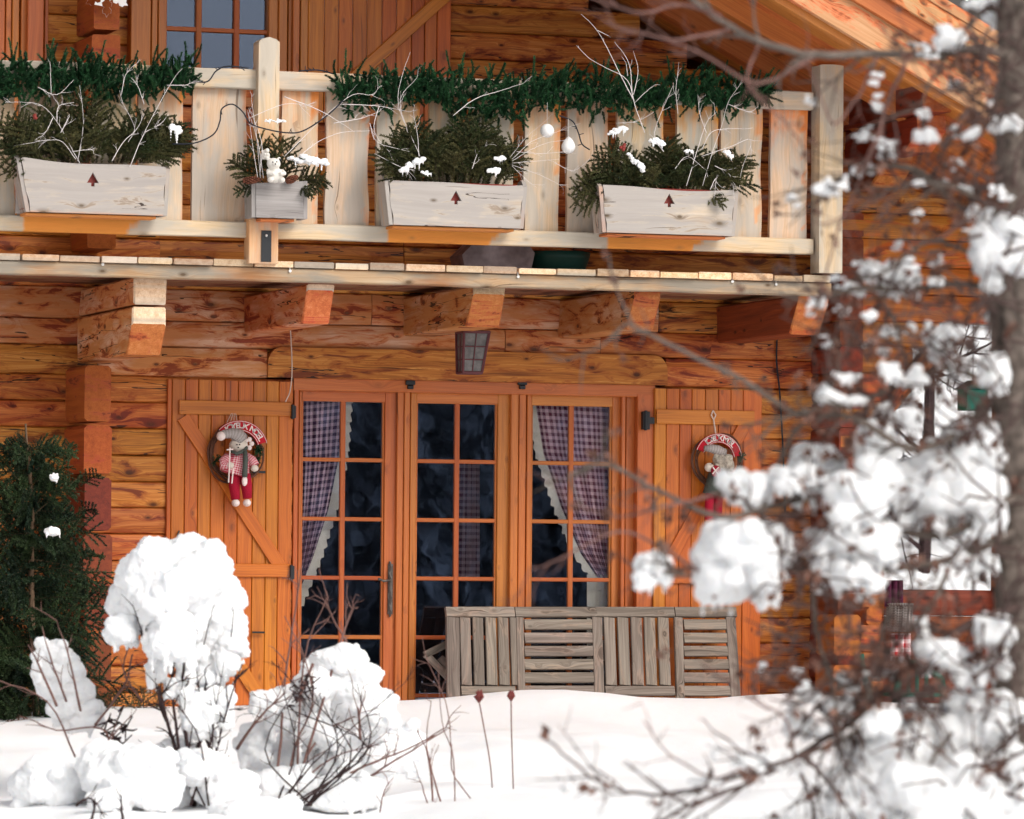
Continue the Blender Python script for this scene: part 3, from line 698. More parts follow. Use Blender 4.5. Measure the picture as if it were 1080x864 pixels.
# ------------------------------------------------------------------ snow lumps
def snow_lump(name, c, rx, rz, parent=None, ry=None, drips=6, blobs=14, mat='snowfine', vox=None, flat=.55, core=.87):
    """clump of settled snow: round-topped, ragged below; built from many merged blobs"""
    ry = ry or rx * .7; mb = MB(); c = Vector(c)
    mb.ball(c + Vector((0, 0, rz * .05)), (rx * core, ry * core, rz * core * .94), 16, 10)
    for i in range(blobs):
        a = rnd.uniform(0, 6.283); ph = rnd.uniform(-.7, 1.0)
        k = rnd.uniform(.20, .50); q = 1.06 - k * .9
        d = Vector((math.cos(a) * rx * q * math.sqrt(max(.05, 1 - ph * ph * .6)), math.sin(a) * ry * q, ph * rz * q))
        r = min(rx, rz) * k
        mb.ball(c + d, (r * rnd.uniform(.9, 1.4), r, r * rnd.uniform(.8, 1.1)), 10, 7)
    for i in range(drips):
        x = rnd.uniform(-.85, .85) * rx; r = min(rx, rz) * rnd.uniform(.12, .24); l = rnd.uniform(.5, 1.05)
        top = c + Vector((x, rnd.uniform(-.5, .5) * ry, -rz * .3))
        for k in range(4): mb.ball(top + Vector((rnd.uniform(-.2, .2) * r, 0, -rz * l * k / 4)), (r * (1 - .15 * k), r * (1 - .15 * k), r), 8, 6)
    o = mb.build(name, M[mat], parent, origin=None if parent else c, smooth=True)
    m = o.modifiers.new('merge', 'REMESH'); m.mode = 'VOXEL'; m.voxel_size = vox or max(.004, min(rx, rz) / 18); m.use_smooth_shade = True
    m = o.modifiers.new('soft', 'SMOOTH'); m.factor = .7; m.iterations = 6
    d = o.modifiers.new('rough', 'DISPLACE'); d.texture = TEX; d.texture_coords = 'GLOBAL'; d.strength = min(rx, rz) * .22; d.mid_level = .5
    d = o.modifiers.new('crumbs', 'DISPLACE'); d.texture = TEX3; d.texture_coords = 'GLOBAL'; d.strength = min(.02, min(rx, rz) * .10)
    return o
TEX3 = bpy.data.textures.new('snow_grain', 'CLOUDS'); TEX3.noise_scale = .018; TEX3.noise_depth = 2
TEX = bpy.data.textures.new('snow_clouds', 'CLOUDS'); TEX.noise_scale = .055; TEX.noise_depth = 5

# ------------------------------------------------------------------ balcony planters
PLG = 'timber planter boxes hung along the balcony railing'
def planter(label, front, left, Y, tree_px, mat='planter', knob=True, liner=None, wavy=.006):
    """front: (tl, tr, br, bl) pixels of the front board; left: px of the end board's back edge"""
    tl, tr, br, bl = [at(p[0], p[1], Y) for p in front]
    base = Vector(((bl.x + br.x) / 2, Y + .1, min(bl.z, br.z)))
    t = thing('planter_box', base, label, 'planter', PLG)
    top = []; N = 14
    for k in range(N + 1):
        u = k / N; x = tl.x + (tr.x - tl.x) * u; z = tl.z + (tr.z - tl.z) * u + wavy * math.sin(u * 7 + tl.x) + (.012 * (1 - math.sin(math.pi * u)) if knob else 0)
        top.append((x, z))
    z0 = (bl.z + br.z) / 2
    mids = lambda a, b, k: [(a.x + (b.x - a.x) * i / k + wavy * math.sin(i * 1.9), a.z + (z0 - a.z) * i / k) for i in range(1, k)]
    outer = top + mids(tr, br, 5) + [(br.x, z0), (bl.x, z0)] + list(reversed(mids(tl, bl, 5)))
    loops = [outer]
    if tree_px:
        p = at(tree_px[0], tree_px[1], Y); s_ = .0105
        loops.append([(p.x + a * s_, p.z + b * s_) for a, b in ((0, 6), (1.5, 3.4), (3.4, 0), (1.0, 0), (1.0, -2), (-1.0, -2), (-1.0, 0), (-3.4, 0), (-1.5, 3.4))][::-1])
    m_ = MB(); m_.plate(loops, Y, Y + .022, st=lambda v: .35 if v.z < z0 + .02 else 0); m_.build('front_board', M[mat], t)
    dpt = .17
    if tree_px:
        m_ = MB(); zt = min(tl.z, tr.z) - .0 + (.012 if liner else -.03)
        m_.box(tl.x + .03, tr.x - .03, Y + .030, Y + dpt - .01, z0 + .02, zt, ch=.004); m_.build('liner', M['red_liner'], t)
    for sgn, x, zt in ((-1, (tl.x + bl.x) / 2, tl.z), (1, (tr.x + br.x) / 2, tr.z)):
        m_ = MB(); xx = x + (.004 if sgn < 0 else -.026)
        # end board profile in Y,Z with a rounded horn
        prof = [(Y + .004, z0), (Y + dpt, z0), (Y + dpt + .01, zt - .02)] + ([(Y + dpt * .75, zt + .03), (Y + dpt * .5, zt + .045), (Y + dpt * .3, zt + .035), (Y + .004, zt + .0)] if knob else [(Y + dpt, zt), (Y + .004, zt)])
        x0 = xx - (.018 if sgn < 0 else 0)
        e0, e1 = (bl.x, tl.x) if sgn < 0 else (br.x, tr.x); sh = -.026 if sgn < 0 else .002
        m_.plate([prof], 0, .024, axis='Z', f=lambda v: Vector((v.y + sh + e0 + (e1 - e0) * (v.z - z0) / (zt - z0), v.x, v.z)), st=lambda v: .3); m_.build('end_board', M[mat if mat != 'planter' else 'planter'], t)
    m_ = MB(); m_.box(tl.x + .01, tr.x - .01, Y + dpt, Y + dpt + .02, z0, min(tl.z, tr.z) - .01); m_.build('back_board', M[mat], t)
    m_ = MB(); m_.box(min(tl.x, bl.x) + .04, max(tr.x, br.x) - .05, Y + .03, Y + dpt + .02, z0 - .018, z0 - .002, st=lambda u, P: 1.0); m_.build('base_board', M['planter'], t)
    return t, tl, tr, z0
YPL = -1.83
PA = planter('leftmost planter box, bleached board with a cut-out tree, crowded by twigs and fir', ((22, 168), (175, 178), (172, 228), (32, 223)), 14, YPL, (98, 193))
PB = planter('small square grey planter box hung on the middle railing post', ((270, 193), (320, 191), (320, 231), (270, 229)), 262, YPL + .02, None, mat='grey_plank', knob=False, wavy=.001)
PC = planter('bleached planter box with a cut-out tree below the middle of the long garland', ((410, 191), (552, 197), (548, 242), (415, 236)), 400, YPL, (481, 212), liner=True)
PD = planter('rightmost planter box, cut-out tree and red liner, snowy fir spilling over its left end', ((636, 197), (775, 203), (771, 249), (640, 245)), 625, YPL, (706, 215), liner=True)

def greenery(label, spots, L, box, nl=.018, droopf=.25, name='fir_greenery', droop=.3):
    Y = YPL + .09; c = at(spots[0][0], spots[0][1], Y); ctr = at(box[0], box[1], Y)
    t = thing(name, ctr, label, 'greenery', 'cut fir greenery in the balcony planters')
    nb, sb = MB(), MB()
    for (bx, by, tx, ty) in spots:
        p = at(bx, by, Y + rnd.uniform(-.05, .05)); q = at(tx, ty, Y + rnd.uniform(-.16, .02)); d = q - p
        sprig(nb, sb, p, d.normalized() + Vector((0, 0, .12)), d.length, nl * 1.1, 110, droop=.10 + droop * rnd.random(), sub=10, wid=.0032)
    nb.build('needles', M['fir'], t); sb.build('stems', M['twig'], t)
    return t
def fan(cx, cy, w, n, hmin, hmax, lean=1.0):
    out = []
    for i in range(n):
        u = rnd.uniform(-1, 1); b = cx + u * w * .8; h = rnd.uniform(hmin, hmax) * (1 - .35 * abs(u)); out.append((b, cy, b + u * w * .55 * lean + rnd.uniform(-14, 14), cy - h))
    return out
GA = greenery('dense fir greenery in the leftmost planter, spreading past both ends', fan(95, 172, 80, 60, 35, 100) + [(60, 170, -8, 165), (70, 168, -10, 150), (50, 172, 0, 180), (140, 170, 205, 130), (150, 168, 195, 150), (150, 172, 188, 160), (160, 165, 200, 142), (30, 170, 2, 120), (120, 172, 60, 95), (100, 170, 45, 90)], .3, (98, 176))
GB = greenery('small tuft of fir around the teddy in the grey planter', [(275, 195, 240, 165), (270, 193, 238, 158), (272, 196, 247, 200), (278, 195, 255, 150), (285, 195, 270, 130), (290, 193, 300, 128), (300, 190, 320, 155), (305, 193, 345, 175), (310, 194, 350, 183), (312, 195, 340, 200), (315, 196, 330, 208), (298, 190, 285, 140), (300, 192, 310, 140), (284, 192, 290, 150), (318, 192, 345, 192), (288, 193, 262, 140), (295, 190, 275, 150)], .2, (292, 196), nl=.015)
GC = greenery('dark upright fir greenery in the planter under the middle of the long garland', fan(475, 195, 64, 74, 50, 105, .7) + [(420, 190, 398, 150), (425, 190, 402, 172), (530, 195, 545, 170), (525, 195, 540, 150), (450, 190, 430, 100), (480, 190, 520, 120)], .3, (478, 196))
GD = greenery('snow-dusted fir greenery spilling left out of the rightmost planter', fan(700, 203, 60, 62, 25, 78) + [(650, 200, 604, 200), (650, 195, 600, 190), (655, 196, 612, 170), (650, 200, 610, 212), (660, 196, 622, 150), (665, 195, 640, 145), (660, 200, 606, 180), (670, 190, 650, 140), (645, 198, 615, 195), (760, 200, 790, 140), (762, 200, 802, 185), (755, 200, 785, 175), (750, 205, 762, 212), (765, 200, 796, 158), (740, 200, 765, 215), (640, 196, 602, 205)], .3, (700, 202))
GD2 = GD
# snow lying on the greenery
for (px, py, rx, rz, lab) in ((528, 112, 0, 0, None), (262 + 10, 183, 0, 0, None)): pass
SG = 'small snow patches lying on the planter greenery'
def patch(px, py, rx, rz, lab, tilt=0, Y=YPL - .03):
    k = mpp(Y); c = at(px, py, Y); mb = MB(); ca, sa = math.cos(tilt), math.sin(tilt); n = int(10 + rx * 1.6)
    for i in range(n):
        u = rnd.uniform(-1, 1); h = rz * (1 - u * u) ** .5; q = rnd.uniform(-.5, .5) * h + .25 * h; x_, z_ = u * rx * k, q * k; r = rnd.uniform(.22, .5) * min(rx, rz) * k
        mb.ball(c + Vector((x_ * ca + z_ * sa, rnd.uniform(-.4, .4) * rx * k * .5, z_ * ca - x_ * sa)), (r * 1.3, r, r * .8), 8, 6)
    for i in range(3 + int(rx / 5)):
        u = rnd.uniform(-.9, .9); l = rnd.uniform(.6, 1.8) * rz * k; r = rnd.uniform(.10, .2) * rz * k + .002; x_ = u * rx * k
        for q in range(5): mb.ball(c + Vector((x_ * ca, -.01, -x_ * sa - l * q / 5)), r * (1 - .12 * q), 6, 5)
    o = mb.build('snow_patch', M['snowfine'], None, origin=c, smooth=True); m = o.modifiers.new('merge', 'REMESH'); m.mode = 'VOXEL'; m.voxel_size = .0035; m.use_smooth_shade = True
    d = o.modifiers.new('rough', 'DISPLACE'); d.texture = TEX2; d.texture_coords = 'GLOBAL'; d.strength = .008
    tag(o, lab, 'snow', SG)
TEX2 = bpy.data.textures.new('snow_crumbs', 'CLOUDS'); TEX2.noise_scale = .02; TEX2.noise_depth = 3
patch(184, 138, 6, 9, 'snow patch on the fir tip right of the leftmost planter', .4)
patch(289, 128, 12, 3, 'thin snow patch on the top fir of the small grey planter')
patch(325, 170, 20, 7, 'drooping snow patch over the fir right of the teddy', .1)
patch(435, 175, 15, 6, 'snow patch at the left of the middle planter greenery', -.5)
patch(449, 183, 6, 3, 'tiny snow speck beside the left snow patch of the middle planter')
patch(527, 168, 6, 4, 'snow patch at the right of the middle planter greenery'); patch(522, 181, 7, 5, 'lower snow patch at the right of the middle planter greenery')
patch(652, 139, 11, 5, 'snow patch on the top left of the rightmost greenery', -.3); patch(694, 151, 10, 5, 'snow patch at the top centre of the rightmost greenery', .3)
patch(671, 172, 14, 5, 'long snow streak slanting over the rightmost greenery', .75); patch(727, 160, 5, 3, 'small snow speck by the twigs of the rightmost greenery'); patch(768, 163, 6, 4, 'snow patch on the fir tip at the right end of the greenery', .5)

# white painted twigs
def twigs(label, lines, r0=.0025, Y=YPL - .02, name='white_twigs', subs=5, sl=.07):
    c = at(lines[0][0][0], lines[0][0][1], Y); mb = MB()
    for ln in lines:
        pts = [at(a, b, Y + rnd.uniform(-.03, .02)) for a, b in ln]; branch(mb, pts, r0 * rnd.uniform(.7, 1.1), r0 * .35, 5, subs if len(ln) > 2 else 1, sl, .002, r0 * .5, .7, 1)
    o = mb.build(name, M['twig_white'], None, origin=c, smooth=True); tag(o, label, 'twigs', 'white painted twigs stuck in the planters'); return o
twigs('white twigs fanning out of the leftmost planter', [[(84, 172), (72, 150), (60, 128), (45, 112), (28, 108), (5, 108)], [(80, 168), (66, 150), (50, 148), (14, 154)], [(76, 160), (96, 158), (99, 162)], [(60, 128), (62, 112), (78, 108)], [(64, 140), (72, 125), (73, 121)], [(56, 124), (48, 140), (40, 146)], [(137, 176), (150, 145), (165, 115), (182, 85), (192, 72)], [(118, 170), (130, 150), (145, 135), (152, 120)], [(135, 150), (142, 135), (130, 110), (126, 95)], [(152, 140), (170, 130), (178, 120)], [(152, 110), (145, 90), (138, 82)], [(40, 92), (60, 100), (78, 84)], [(54, 100), (53, 70)], [(82, 170), (88, 130), (84, 90)], [(176, 90), (195, 90), (200, 88)], [(128, 100), (132, 80), (142, 68)]])
twigs('bundle of fine white twigs behind the teddy in the small grey planter', [[(272, 190), (266, 150), (262, 120)], [(275, 190), (270, 140), (265, 105)], [(278, 188), (272, 150), (266, 130)], [(274, 185), (276, 150), (264, 118)], [(300, 165), (320, 145), (345, 120), (362, 108)], [(262, 125), (300, 110), (330, 112)], [(300, 102), (340, 118), (372, 138)], [(310, 170), (335, 150), (360, 140), (390, 138)]], .0026, subs=4)
twigs('white twigs rising left in the middle planter through the garland', [[(443, 165), (432, 140), (420, 110), (424, 80), (433, 55)], [(430, 140), (422, 105), (440, 82)], [(345, 120), (372, 100), (392, 100), (400, 92)], [(362, 110), (400, 112), (432, 118)], [(400, 112), (395, 140), (420, 170)], [(390, 130), (398, 150), (432, 160)], [(478, 122), (500, 105), (530, 95), (552, 88)], [(442, 165), (440, 140), (436, 120)], [(498, 178), (505, 160), (520, 150)], [(395, 162), (420, 175), (430, 180)], [(352, 130), (380, 125), (400, 118)]])
twigs('fine white twigs fanning right from the middle planter between the white balls', [[(540, 170), (560, 158), (580, 150), (600, 148)], [(540, 172), (565, 170), (590, 168)], [(540, 168), (560, 150), (585, 140), (612, 130)], [(540, 174), (570, 185), (590, 195)], [(538, 166), (555, 145), (575, 128)], [(585, 172), (605, 180), (622, 168)], [(540, 175), (556, 190), (566, 198)], [(545, 160), (570, 162), (598, 160)]], .0016, subs=5)
twigs('tall bare twig rising above the railing out of the rightmost planter', [[(680, 140), (670, 112), (662, 85), (640, 72), (622, 62), (608, 48)], [(668, 105), (655, 80), (640, 50), (628, 30), (613, 15)], [(667, 104), (665, 75), (660, 60), (648, 44)], [(668, 100), (673, 75), (668, 54)], [(670, 108), (680, 98), (690, 90)], [(662, 80), (660, 66)], [(630, 32), (640, 37)]], .0030, subs=1, sl=.04)
twigs('white twigs on the right of the rightmost planter, leaning right', [[(741, 196), (750, 165), (762, 130), (768, 108), (780, 90)], [(724, 196), (735, 160), (745, 130), (756, 118)], [(740, 165), (770, 155), (792, 148), (782, 180), (780, 200)], [(712, 178), (725, 165), (745, 180)], [(749, 200), (755, 188), (753, 210)], [(740, 158), (750, 140), (765, 136), (785, 136)], [(745, 140), (738, 120), (736, 100)], [(700, 160), (690, 140), (710, 90)], [(650, 130), (672, 128), (690, 118)], [(768, 110), (790, 118), (800, 112)], [(715, 120), (713, 95), (716, 66)], [(754, 175), (770, 185), (775, 212)]])

# garlands along the top rail
wv = lambda px, s_: 4 * math.sin(px * .045 + s_) + 4 * math.sin(px * .17 + s_ * 2)
def G(label, x0, x1, yt, yb, n):
    Y = -1.63; t = thing('garland', at((x0 + x1) / 2, (yt(.5 * (x0 + x1)) + yb(.5 * (x0 + x1))) / 2, Y), label, 'garland', 'green tinsel garlands on the top rail')
    nb, sb = MB(), MB()
    sb.tube([at(x0 + (x1 - x0) * i / 39, (yt(x0 + (x1 - x0) * i / 39) + yb(x0 + (x1 - x0) * i / 39)) / 2, Y - .01) for i in range(40)], .007, 5); sb.build('core_wire', M['garland'], t)
    for i in range(n):
        px = x0 + (x1 - x0) * (i + rnd.random()) / n; a, b = yt(px), yb(px)
        py = rnd.uniform(a + 6, b - 1); p = at(px, py, Y + rnd.uniform(-.05, .015)); upw = rnd.random() < .6
        d = Vector((rnd.uniform(-.5, .5), rnd.uniform(-.8, .1), rnd.uniform(.4, 1) if upw else rnd.uniform(-1, .2)))
        shoot(nb, p, d, rnd.choice((.06, .08, .10, .14)) * (1 if upw else .75), .019, 230, None, .0024, rdir(.35))
    nb.build('needles', M['garland'], t); return t
G('short left garland of dark green tinsel on the rail, ending before the post', -30, 204, lambda x: 64 + wv(x, 1), lambda x: 106 + wv(x, 3) - max(0, x - 175) * .3, 700)
G('long green tinsel garland draped along the top rail right of the post', 353, 812, lambda x: 74 + wv(x, 2) + (x - 353) * .02, lambda x: 117 + wv(x, 4.2) + (10 if 480 < x < 560 else 0) - max(0, x - 780) * .5 - max(0, 380 - x) * .4, 1350)

# wires of the light chain
def wire(label, pts, r=.0045, Y=-1.69, mat='cable', name='light_wire', cat='wire', barbs=5, grp=None):
    mb = MB(); path = smooth_path([at(a, b, Y) for a, b in pts], 6); mb.tube(path, r, 5)
    for k in range(barbs):
        p = path[rnd.randrange(2, len(path) - 2)]; mb.tube([p, p + rdir(.03)], r * .6, 4)
    o = mb.build(name, M[mat], None, origin=path[0], smooth=True); tag(o, label, cat, grp); return o
wire('dark wire looping over the rail left of the middle post', [(203, 86), (219, 86), (228, 75), (240, 70), (262, 72)], grp='dark wires of the light chain')
wire('dark wire sagging across the boards either side of the small grey planter', [(182, 152), (205, 151), (225, 142), (232, 128), (234, 115), (245, 110), (256, 118), (264, 130), (280, 136), (302, 140), (320, 138), (345, 122), (362, 106)], Y=YPL - .04, grp='dark wires of the light chain')
wire('dark wire running along the rail right of the middle post', [(315, 75), (335, 74), (352, 78)], grp='dark wires of the light chain')
wire('dark wire curving down between the white balls and the rightmost planter', [(590, 122), (604, 128), (610, 140), (614, 152), (622, 158)], grp='dark wires of the light chain')
wire('pale cord hanging from the deck edge to the left shutter', [(306, 289), (305.5, 330), (307, 360), (308, 390), (306, 412), (301, 424)], .004, -.12, 'string', 'hanging_cord', 'cord', 0)
wire('thin dark cable running down the wall right of the right shutter', [(820, 345), (819, 380), (822, 410), (824, 440), (826, 480), (828, 540)], .006, -.03, 'cable', 'wall_cable', 'cable', 0)
# balls
for px, py, lab in ((577, 138, 'round white ball hanging higher of the two under the long garland'), (599.5, 155, 'pear-shaped white ball hanging lower of the two under the long garland')):
    mb = MB(); p = at(px, py, -1.72); k = mpp(-1.72)
    if px < 590: mb.ball(p, 7.4 * k, 18, 12)
    else:
        mb.ball(p, 7.4 * k, 18, 12)
        mb.v = [v + Vector((0, 0, .5 * max(0, v.z - p.z) * (1 - min(1, abs(v.x - p.x) / (7 * k)))) ) for v in mb.v]
    mb.tube([p + Vector((0, 0, 6 * k)), p + Vector((0, 0, 30 * k))], .001, 4)
    o = mb.build('bauble', M['white'], None, origin=p, smooth=True); tag(o, lab, 'ornament', 'white ball ornaments under the garland')
# red berries / bow
mb = MB(); p = at(38, 123, YPL - .1)
for k in range(5): mb.ball(p + rdir(.012), .010, 8, 6)
o = mb.build('red_berries', M['red_liner'], None, origin=p, smooth=True); tag(o, 'tiny cluster of dark red berries in the leftmost planter', 'berries')
mb = MB(); p = at(657, 157, YPL - .12)
for k in range(7): mb.ball(p + Vector((rnd.uniform(-.02, .02), 0, rnd.uniform(-.03, .03))), .011, 8, 6)
o = mb.build('red_berries', M['red_liner'], None, origin=p, smooth=True); tag(o, 'dark red berries under the snow of the rightmost planter greenery', 'berries')
# pine cones by the teddy
M['cone'] = plain('pine cone', (.20, .07, .04), .8, .2, 0, 60, .6)
for (px, py, rx, lab) in ((266, 190, .05, 'reddish pine cone left of the teddy'), (308, 189, .035, 'reddish pine cone right of the teddy')):
    mb = MB(); p = at(px, py, YPL - .02); d = Vector((1, -.2, .1 if px < 300 else .5)).normalized()
    for i in range(9):
        for j in range(7):
            a = j * .9 + i * .45; u = i / 8; r = .020 * math.sin(math.pi * (.18 + .75 * u)); s1 = d.cross(Vector((0, 0, 1))).normalized(); s2 = s1.cross(d)
            c = p + d * ((u - .5) * rx * 2) + (s1 * math.cos(a) + s2 * math.sin(a)) * r; mb.ball(c, (.008, .008, .005), 6, 4)
    mb.ball(p, (rx * .9, .014, .014), 8, 6)
    o = mb.build('pine_cone', M['cone'], None, origin=p); tag(o, lab, 'pine cone', 'pine cones beside the teddy')
# teddy and its small companion
M['plush'] = plain('white plush', (.74, .70, .64), .95, .05, 0, 120, .15, .3)
M['plush_dark'] = plain('dark bead', (.01, .01, .01), .3)
p = at(290, 184, YPL - .06); k = mpp(YPL)
t = thing('teddy_bear', p + Vector((0, 0, -.045)), 'little white teddy with a dark ear sitting in the small grey planter', 'teddy')
mb = MB(); mb.ball(p + Vector((0, 0, -.005)), (.050, .04, .048), 14, 10); mb.ball(p + Vector((-.012, -.012, .062)), (.043, .036, .036), 14, 10); mb.ball(p + Vector((-.014, -.048, .055)), (.016, .014, .012), 10, 7)
for s_ in (-1, 1): mb.tube([p + Vector((s_ * .042, 0, .022)), p + Vector((s_ * .05, -.03, .005)), p + Vector((s_ * .018, -.048, .0))], [.014, .014, .012], 7); mb.ball(p + Vector((s_ * .035, -.03, -.035)), (.02, .026, .018), 9, 7)
for s_ in (-1, 1): mb.ball(p + Vector((-.012 + s_ * .034, -.008, .092)), (.013, .008, .013), 9, 7)
o = mb.build('body', M['plush'], t, smooth=True); rm = o.modifiers.new('merge', 'REMESH'); rm.mode = 'VOXEL'; rm.voxel_size = .004; rm.use_smooth_shade = True
for dx, dz in ((-.026, .07), (-.002, .072)): mb = MB(); mb.ball(p + Vector((dx, -.046, dz)), .0042, 6, 5); mb.build('eye', M['plush_dark'], t)
mb = MB(); mb.ball(p + Vector((-.014, -.062, .057)), .005, 6, 5); mb.build('nose', M['plush_dark'], t)
mb = MB(); mb.ball(p + Vector((.026, -.012, .086)), (.012, .006, .012), 8, 6); mb.build('ear_lining', M['plush_dark'], t)
mb = MB(); p = at(280, 164, YPL - .03); mb.ball(p, (.028, .026, .026), 10, 8); mb.ball(p + Vector((.005, -.02, .028)), .014, 8, 6); mb.ball(p + Vector((-.018, 0, .024)), .009, 8, 6)
for k in range(10): mb.ball(p + rdir(.024), .009, 6, 5)
o = mb.build('plush_ornament', M['plush'], None, origin=p, smooth=True); tag(o, 'small woolly white ornament just behind the teddy head', 'ornament')

# snowflake ornament at the top
mb = MB(); Ys = -.62; p = at(113, -8, Ys)
def flake(rad, w):
    pts = []
    prof = [(.16, .30), (.34, .16), (.42, .34), (.56, .30), (.60, .16), (.70, .30), (.84, .26), (.86, .12), (1.0, .0)]
    for k in range(6):
        a = math.pi / 2 + k * math.pi / 3
        for r, h in prof: pts.append((a, r, h))
        for r, h in reversed(prof[:-1]): pts.append((a, r, -h))
    return [(rad * (r * math.cos(a) - h * .62 * math.sin(a)), rad * (r * math.sin(a) + h * .62 * math.cos(a))) for a, r, h in pts]
out = [(p.x + a, p.z + b) for a, b in flake(.155, 1)][::-1]
holes = []
for k in range(6):
    a = math.pi / 2 + math.pi / 6 + k * math.pi / 3 ; cx, cz = p.x + .045 * math.cos(a), p.z + .045 * math.sin(a)
mb.plate([out], Ys, Ys + .008); mb.tube([p + Vector((0, 0, .14)), p + Vector((0, 0, .35))], .0015, 4)
o = mb.build('snowflake_ornament', M['white'], None, origin=p); tag(o, 'white cut-out snowflake hanging in front of the stacked log ends', 'ornament')

# things lying on the balcony floor
M['sack'] = plain('mauve grey fabric', (.26, .21, .22), .9, .1, 0, 12, .4, .3); M['tub'] = plain('dark green plastic', (.008, .05, .04), .45)
mb = MB(); c = at(528, 272, -1.2); prof = [(482, 266), (490, 262), (500, 258), (560, 258), (566, 276), (556, 285), (484, 285)]
mb.plate([[(at(a, b, -1.2).x, at(a, b, -1.2).z) for a, b in [(482, 270), (500, 252), (522, 240), (545, 250), (558, 268), (554, 288), (486, 288)]]], -1.3, -1.05)
mb.v = [v + Vector((0, .04 * mnoise.noise(Vector(v) * 9), 0)) for v in mb.v]
o = mb.build('cushion_sack', M['sack'], None, origin=(c.x, -1.2, 2.84)); tag(o, 'crumpled mauve grey sack lying on the balcony floor behind the railing', 'sack')
mb = MB(); c = at(587, 272, -1.1)
pts = [Vector((c.x, -1.1, 2.842 + .13 * k / 3)) for k in range(4)]; mb.tube(pts, [.17, .19, .205, .215], 16)
o = mb.build('plastic_tub', M['tub'], None, origin=(c.x, -1.1, 2.84), smooth=True); tag(o, 'dark green plastic tub on the balcony floor right of the grey sack', 'tub')

# lantern under the middle corbel
t = thing('wall_lantern', at(500, 350, -.75), 'leaded lantern with a dull red frame hanging under the middle corbel', 'lantern')
M['lframe'] = plain('dull red lantern frame', (.13, .035, .04), .6, .3, 0, 30, .4); M['lglass'] = plain('frosted lantern glass', (.15, .135, .13), .5, .5, 0, 25, .5)
Y0 = -.82; dz = at(500, 393, Y0).z; zt = at(500, 350, Y0).z; xc = at(502.5, 370, Y0).x
def lring(z, w, rot=.0): 
    return [Vector((xc - .02 * (z < (zt + dz) / 2) + w * math.cos(rot + a), -.74 + w * math.sin(rot + a), z)) for a in (-2.356, -.785, .785, 2.356)]
T, B_ = lring(zt, .118), lring(dz, .088)
fm, gm = MB(), MB()
gm.add([v + (Vector((xc, -.74, v.z)) - v) * .05 for v in T + B_], [(0, 1, 5, 4), (1, 2, 6, 5), (2, 3, 7, 6), (3, 0, 4, 7), (0, 3, 2, 1), (4, 5, 6, 7)])
for i in range(4):
    j = (i + 1) % 4; fm.tube([T[i], B_[i]], .009, 5); fm.tube([T[i], T[j]], .011, 5); fm.tube([B_[i], B_[j]], .010, 5)
    fm.tube([(T[i] + T[j]) / 2, (B_[i] + B_[j]) / 2], .004, 4)
    for u in (.36, .68): fm.tube([T[i].lerp(B_[i], u), T[j].lerp(B_[j], u)], .004, 4)
fm.tube([Vector((xc, -.74, zt)), Vector((xc, -.74, zt + .07))], .012, 6)
gm.build('lantern_glass', M['lglass'], t); fm.build('lantern_frame', M['lframe'], t)

# ------------------------------------------------------------------ curtains behind the panes
def curtain(label, pl, pr_, zt, zb, edge, mat, name='curtain', ruff=None, side=1):
    """edge(t) -> free edge px at height fraction t (0 top .. 1 bottom); the cloth hangs in folds from the fixed side"""
    Y = YD + .10; mb = MB(); nu, nv = 60, 46; vs = []; g = []
    for j in range(nv + 1):
        t_ = j / nv; py = zt + (zb - zt) * t_; e = edge(t_)
        for i in range(nu + 1):
            u = i / nu; px = pl + (e - pl) * u
            fold = 1.5 * math.sin(u * 26 + 2.0 * mnoise.noise(Vector((u * 3, t_ * 1.5, 1)))) * (.5 + .5 * t_)
            p = at(px, py, Y + .0 + .018 * fold + .03); vs.append(p); g.append((u * abs(pr_ - pl) * mpp(0) * 1.15 + .006 * fold, (zt + (zb - zt) * t_) * mpp(0) + .03 * u * side, 0))
    fs = [(j * (nu + 1) + i, j * (nu + 1) + i + 1, (j + 1) * (nu + 1) + i + 1, (j + 1) * (nu + 1) + i) for j in range(nv) for i in range(nu)]
    c = at(pl, zt, Y)
    t = thing(name, c, label, 'curtain', 'checked curtains behind the glazed doors')
    mb.add(vs, fs, g); mb.build('cloth', M[mat], t, smooth=True)
    rb = MB(); vs = []; n = 130; w = ruff or 9
    for j in range(n + 1):
        t_ = j / n * 1.12; py = zt + (zb - zt) * t_; e = edge(min(1, t_)) + (edge(1) - edge(.97)) / .03 * max(0, t_ - 1); fr_ = math.sin(j * 1.05) * .8 + rnd.uniform(-.3, .3)
        for k in range(4):
            px = e + side * w * k / 3 * (1 + .12 * fr_); vs.append(at(px, py + fr_ * k * .5, Y + .028 + .006 * fr_ * k / 3))
    fs = [(j * 4 + k, j * 4 + k + 1, (j + 1) * 4 + k + 1, (j + 1) * 4 + k) for j in range(n) for k in range(3)]
    rb.add(vs, fs); rb.build('ruffle', M['ruffle'], t, smooth=True)
    rd = MB(); a, b_ = at(pl - side * 1, zt - 3, Y + .02), at(pr_, zt - 3, Y + .02); rd.tube([a, b_], .006, 6); rd.build('curtain_rod', M['pewter'], t)
def eL(t):
    pts = [(0, 362), (.33, 357), (.6, 346), (.85, 330), (1, 318)]
    for (a, x), (b, y) in zip(pts[:-1], pts[1:]):
        if t <= b: return x + (y - x) * (t - a) / (b - a)
    return pts[-1][1]
def eR(t):
    pts = [(0, 564), (.3, 573), (.6, 592), (.85, 612), (1, 632)]
    for (a, x), (b, y) in zip(pts[:-1], pts[1:]):
        if t <= b: return x + (y - x) * (t - a) / (b - a)
    return pts[-1][1]
curtain('blue and white checked curtain tied back left behind the left glazed door', 314, 366, 420, 618, eL, 'curtain', ruff=10, side=1)
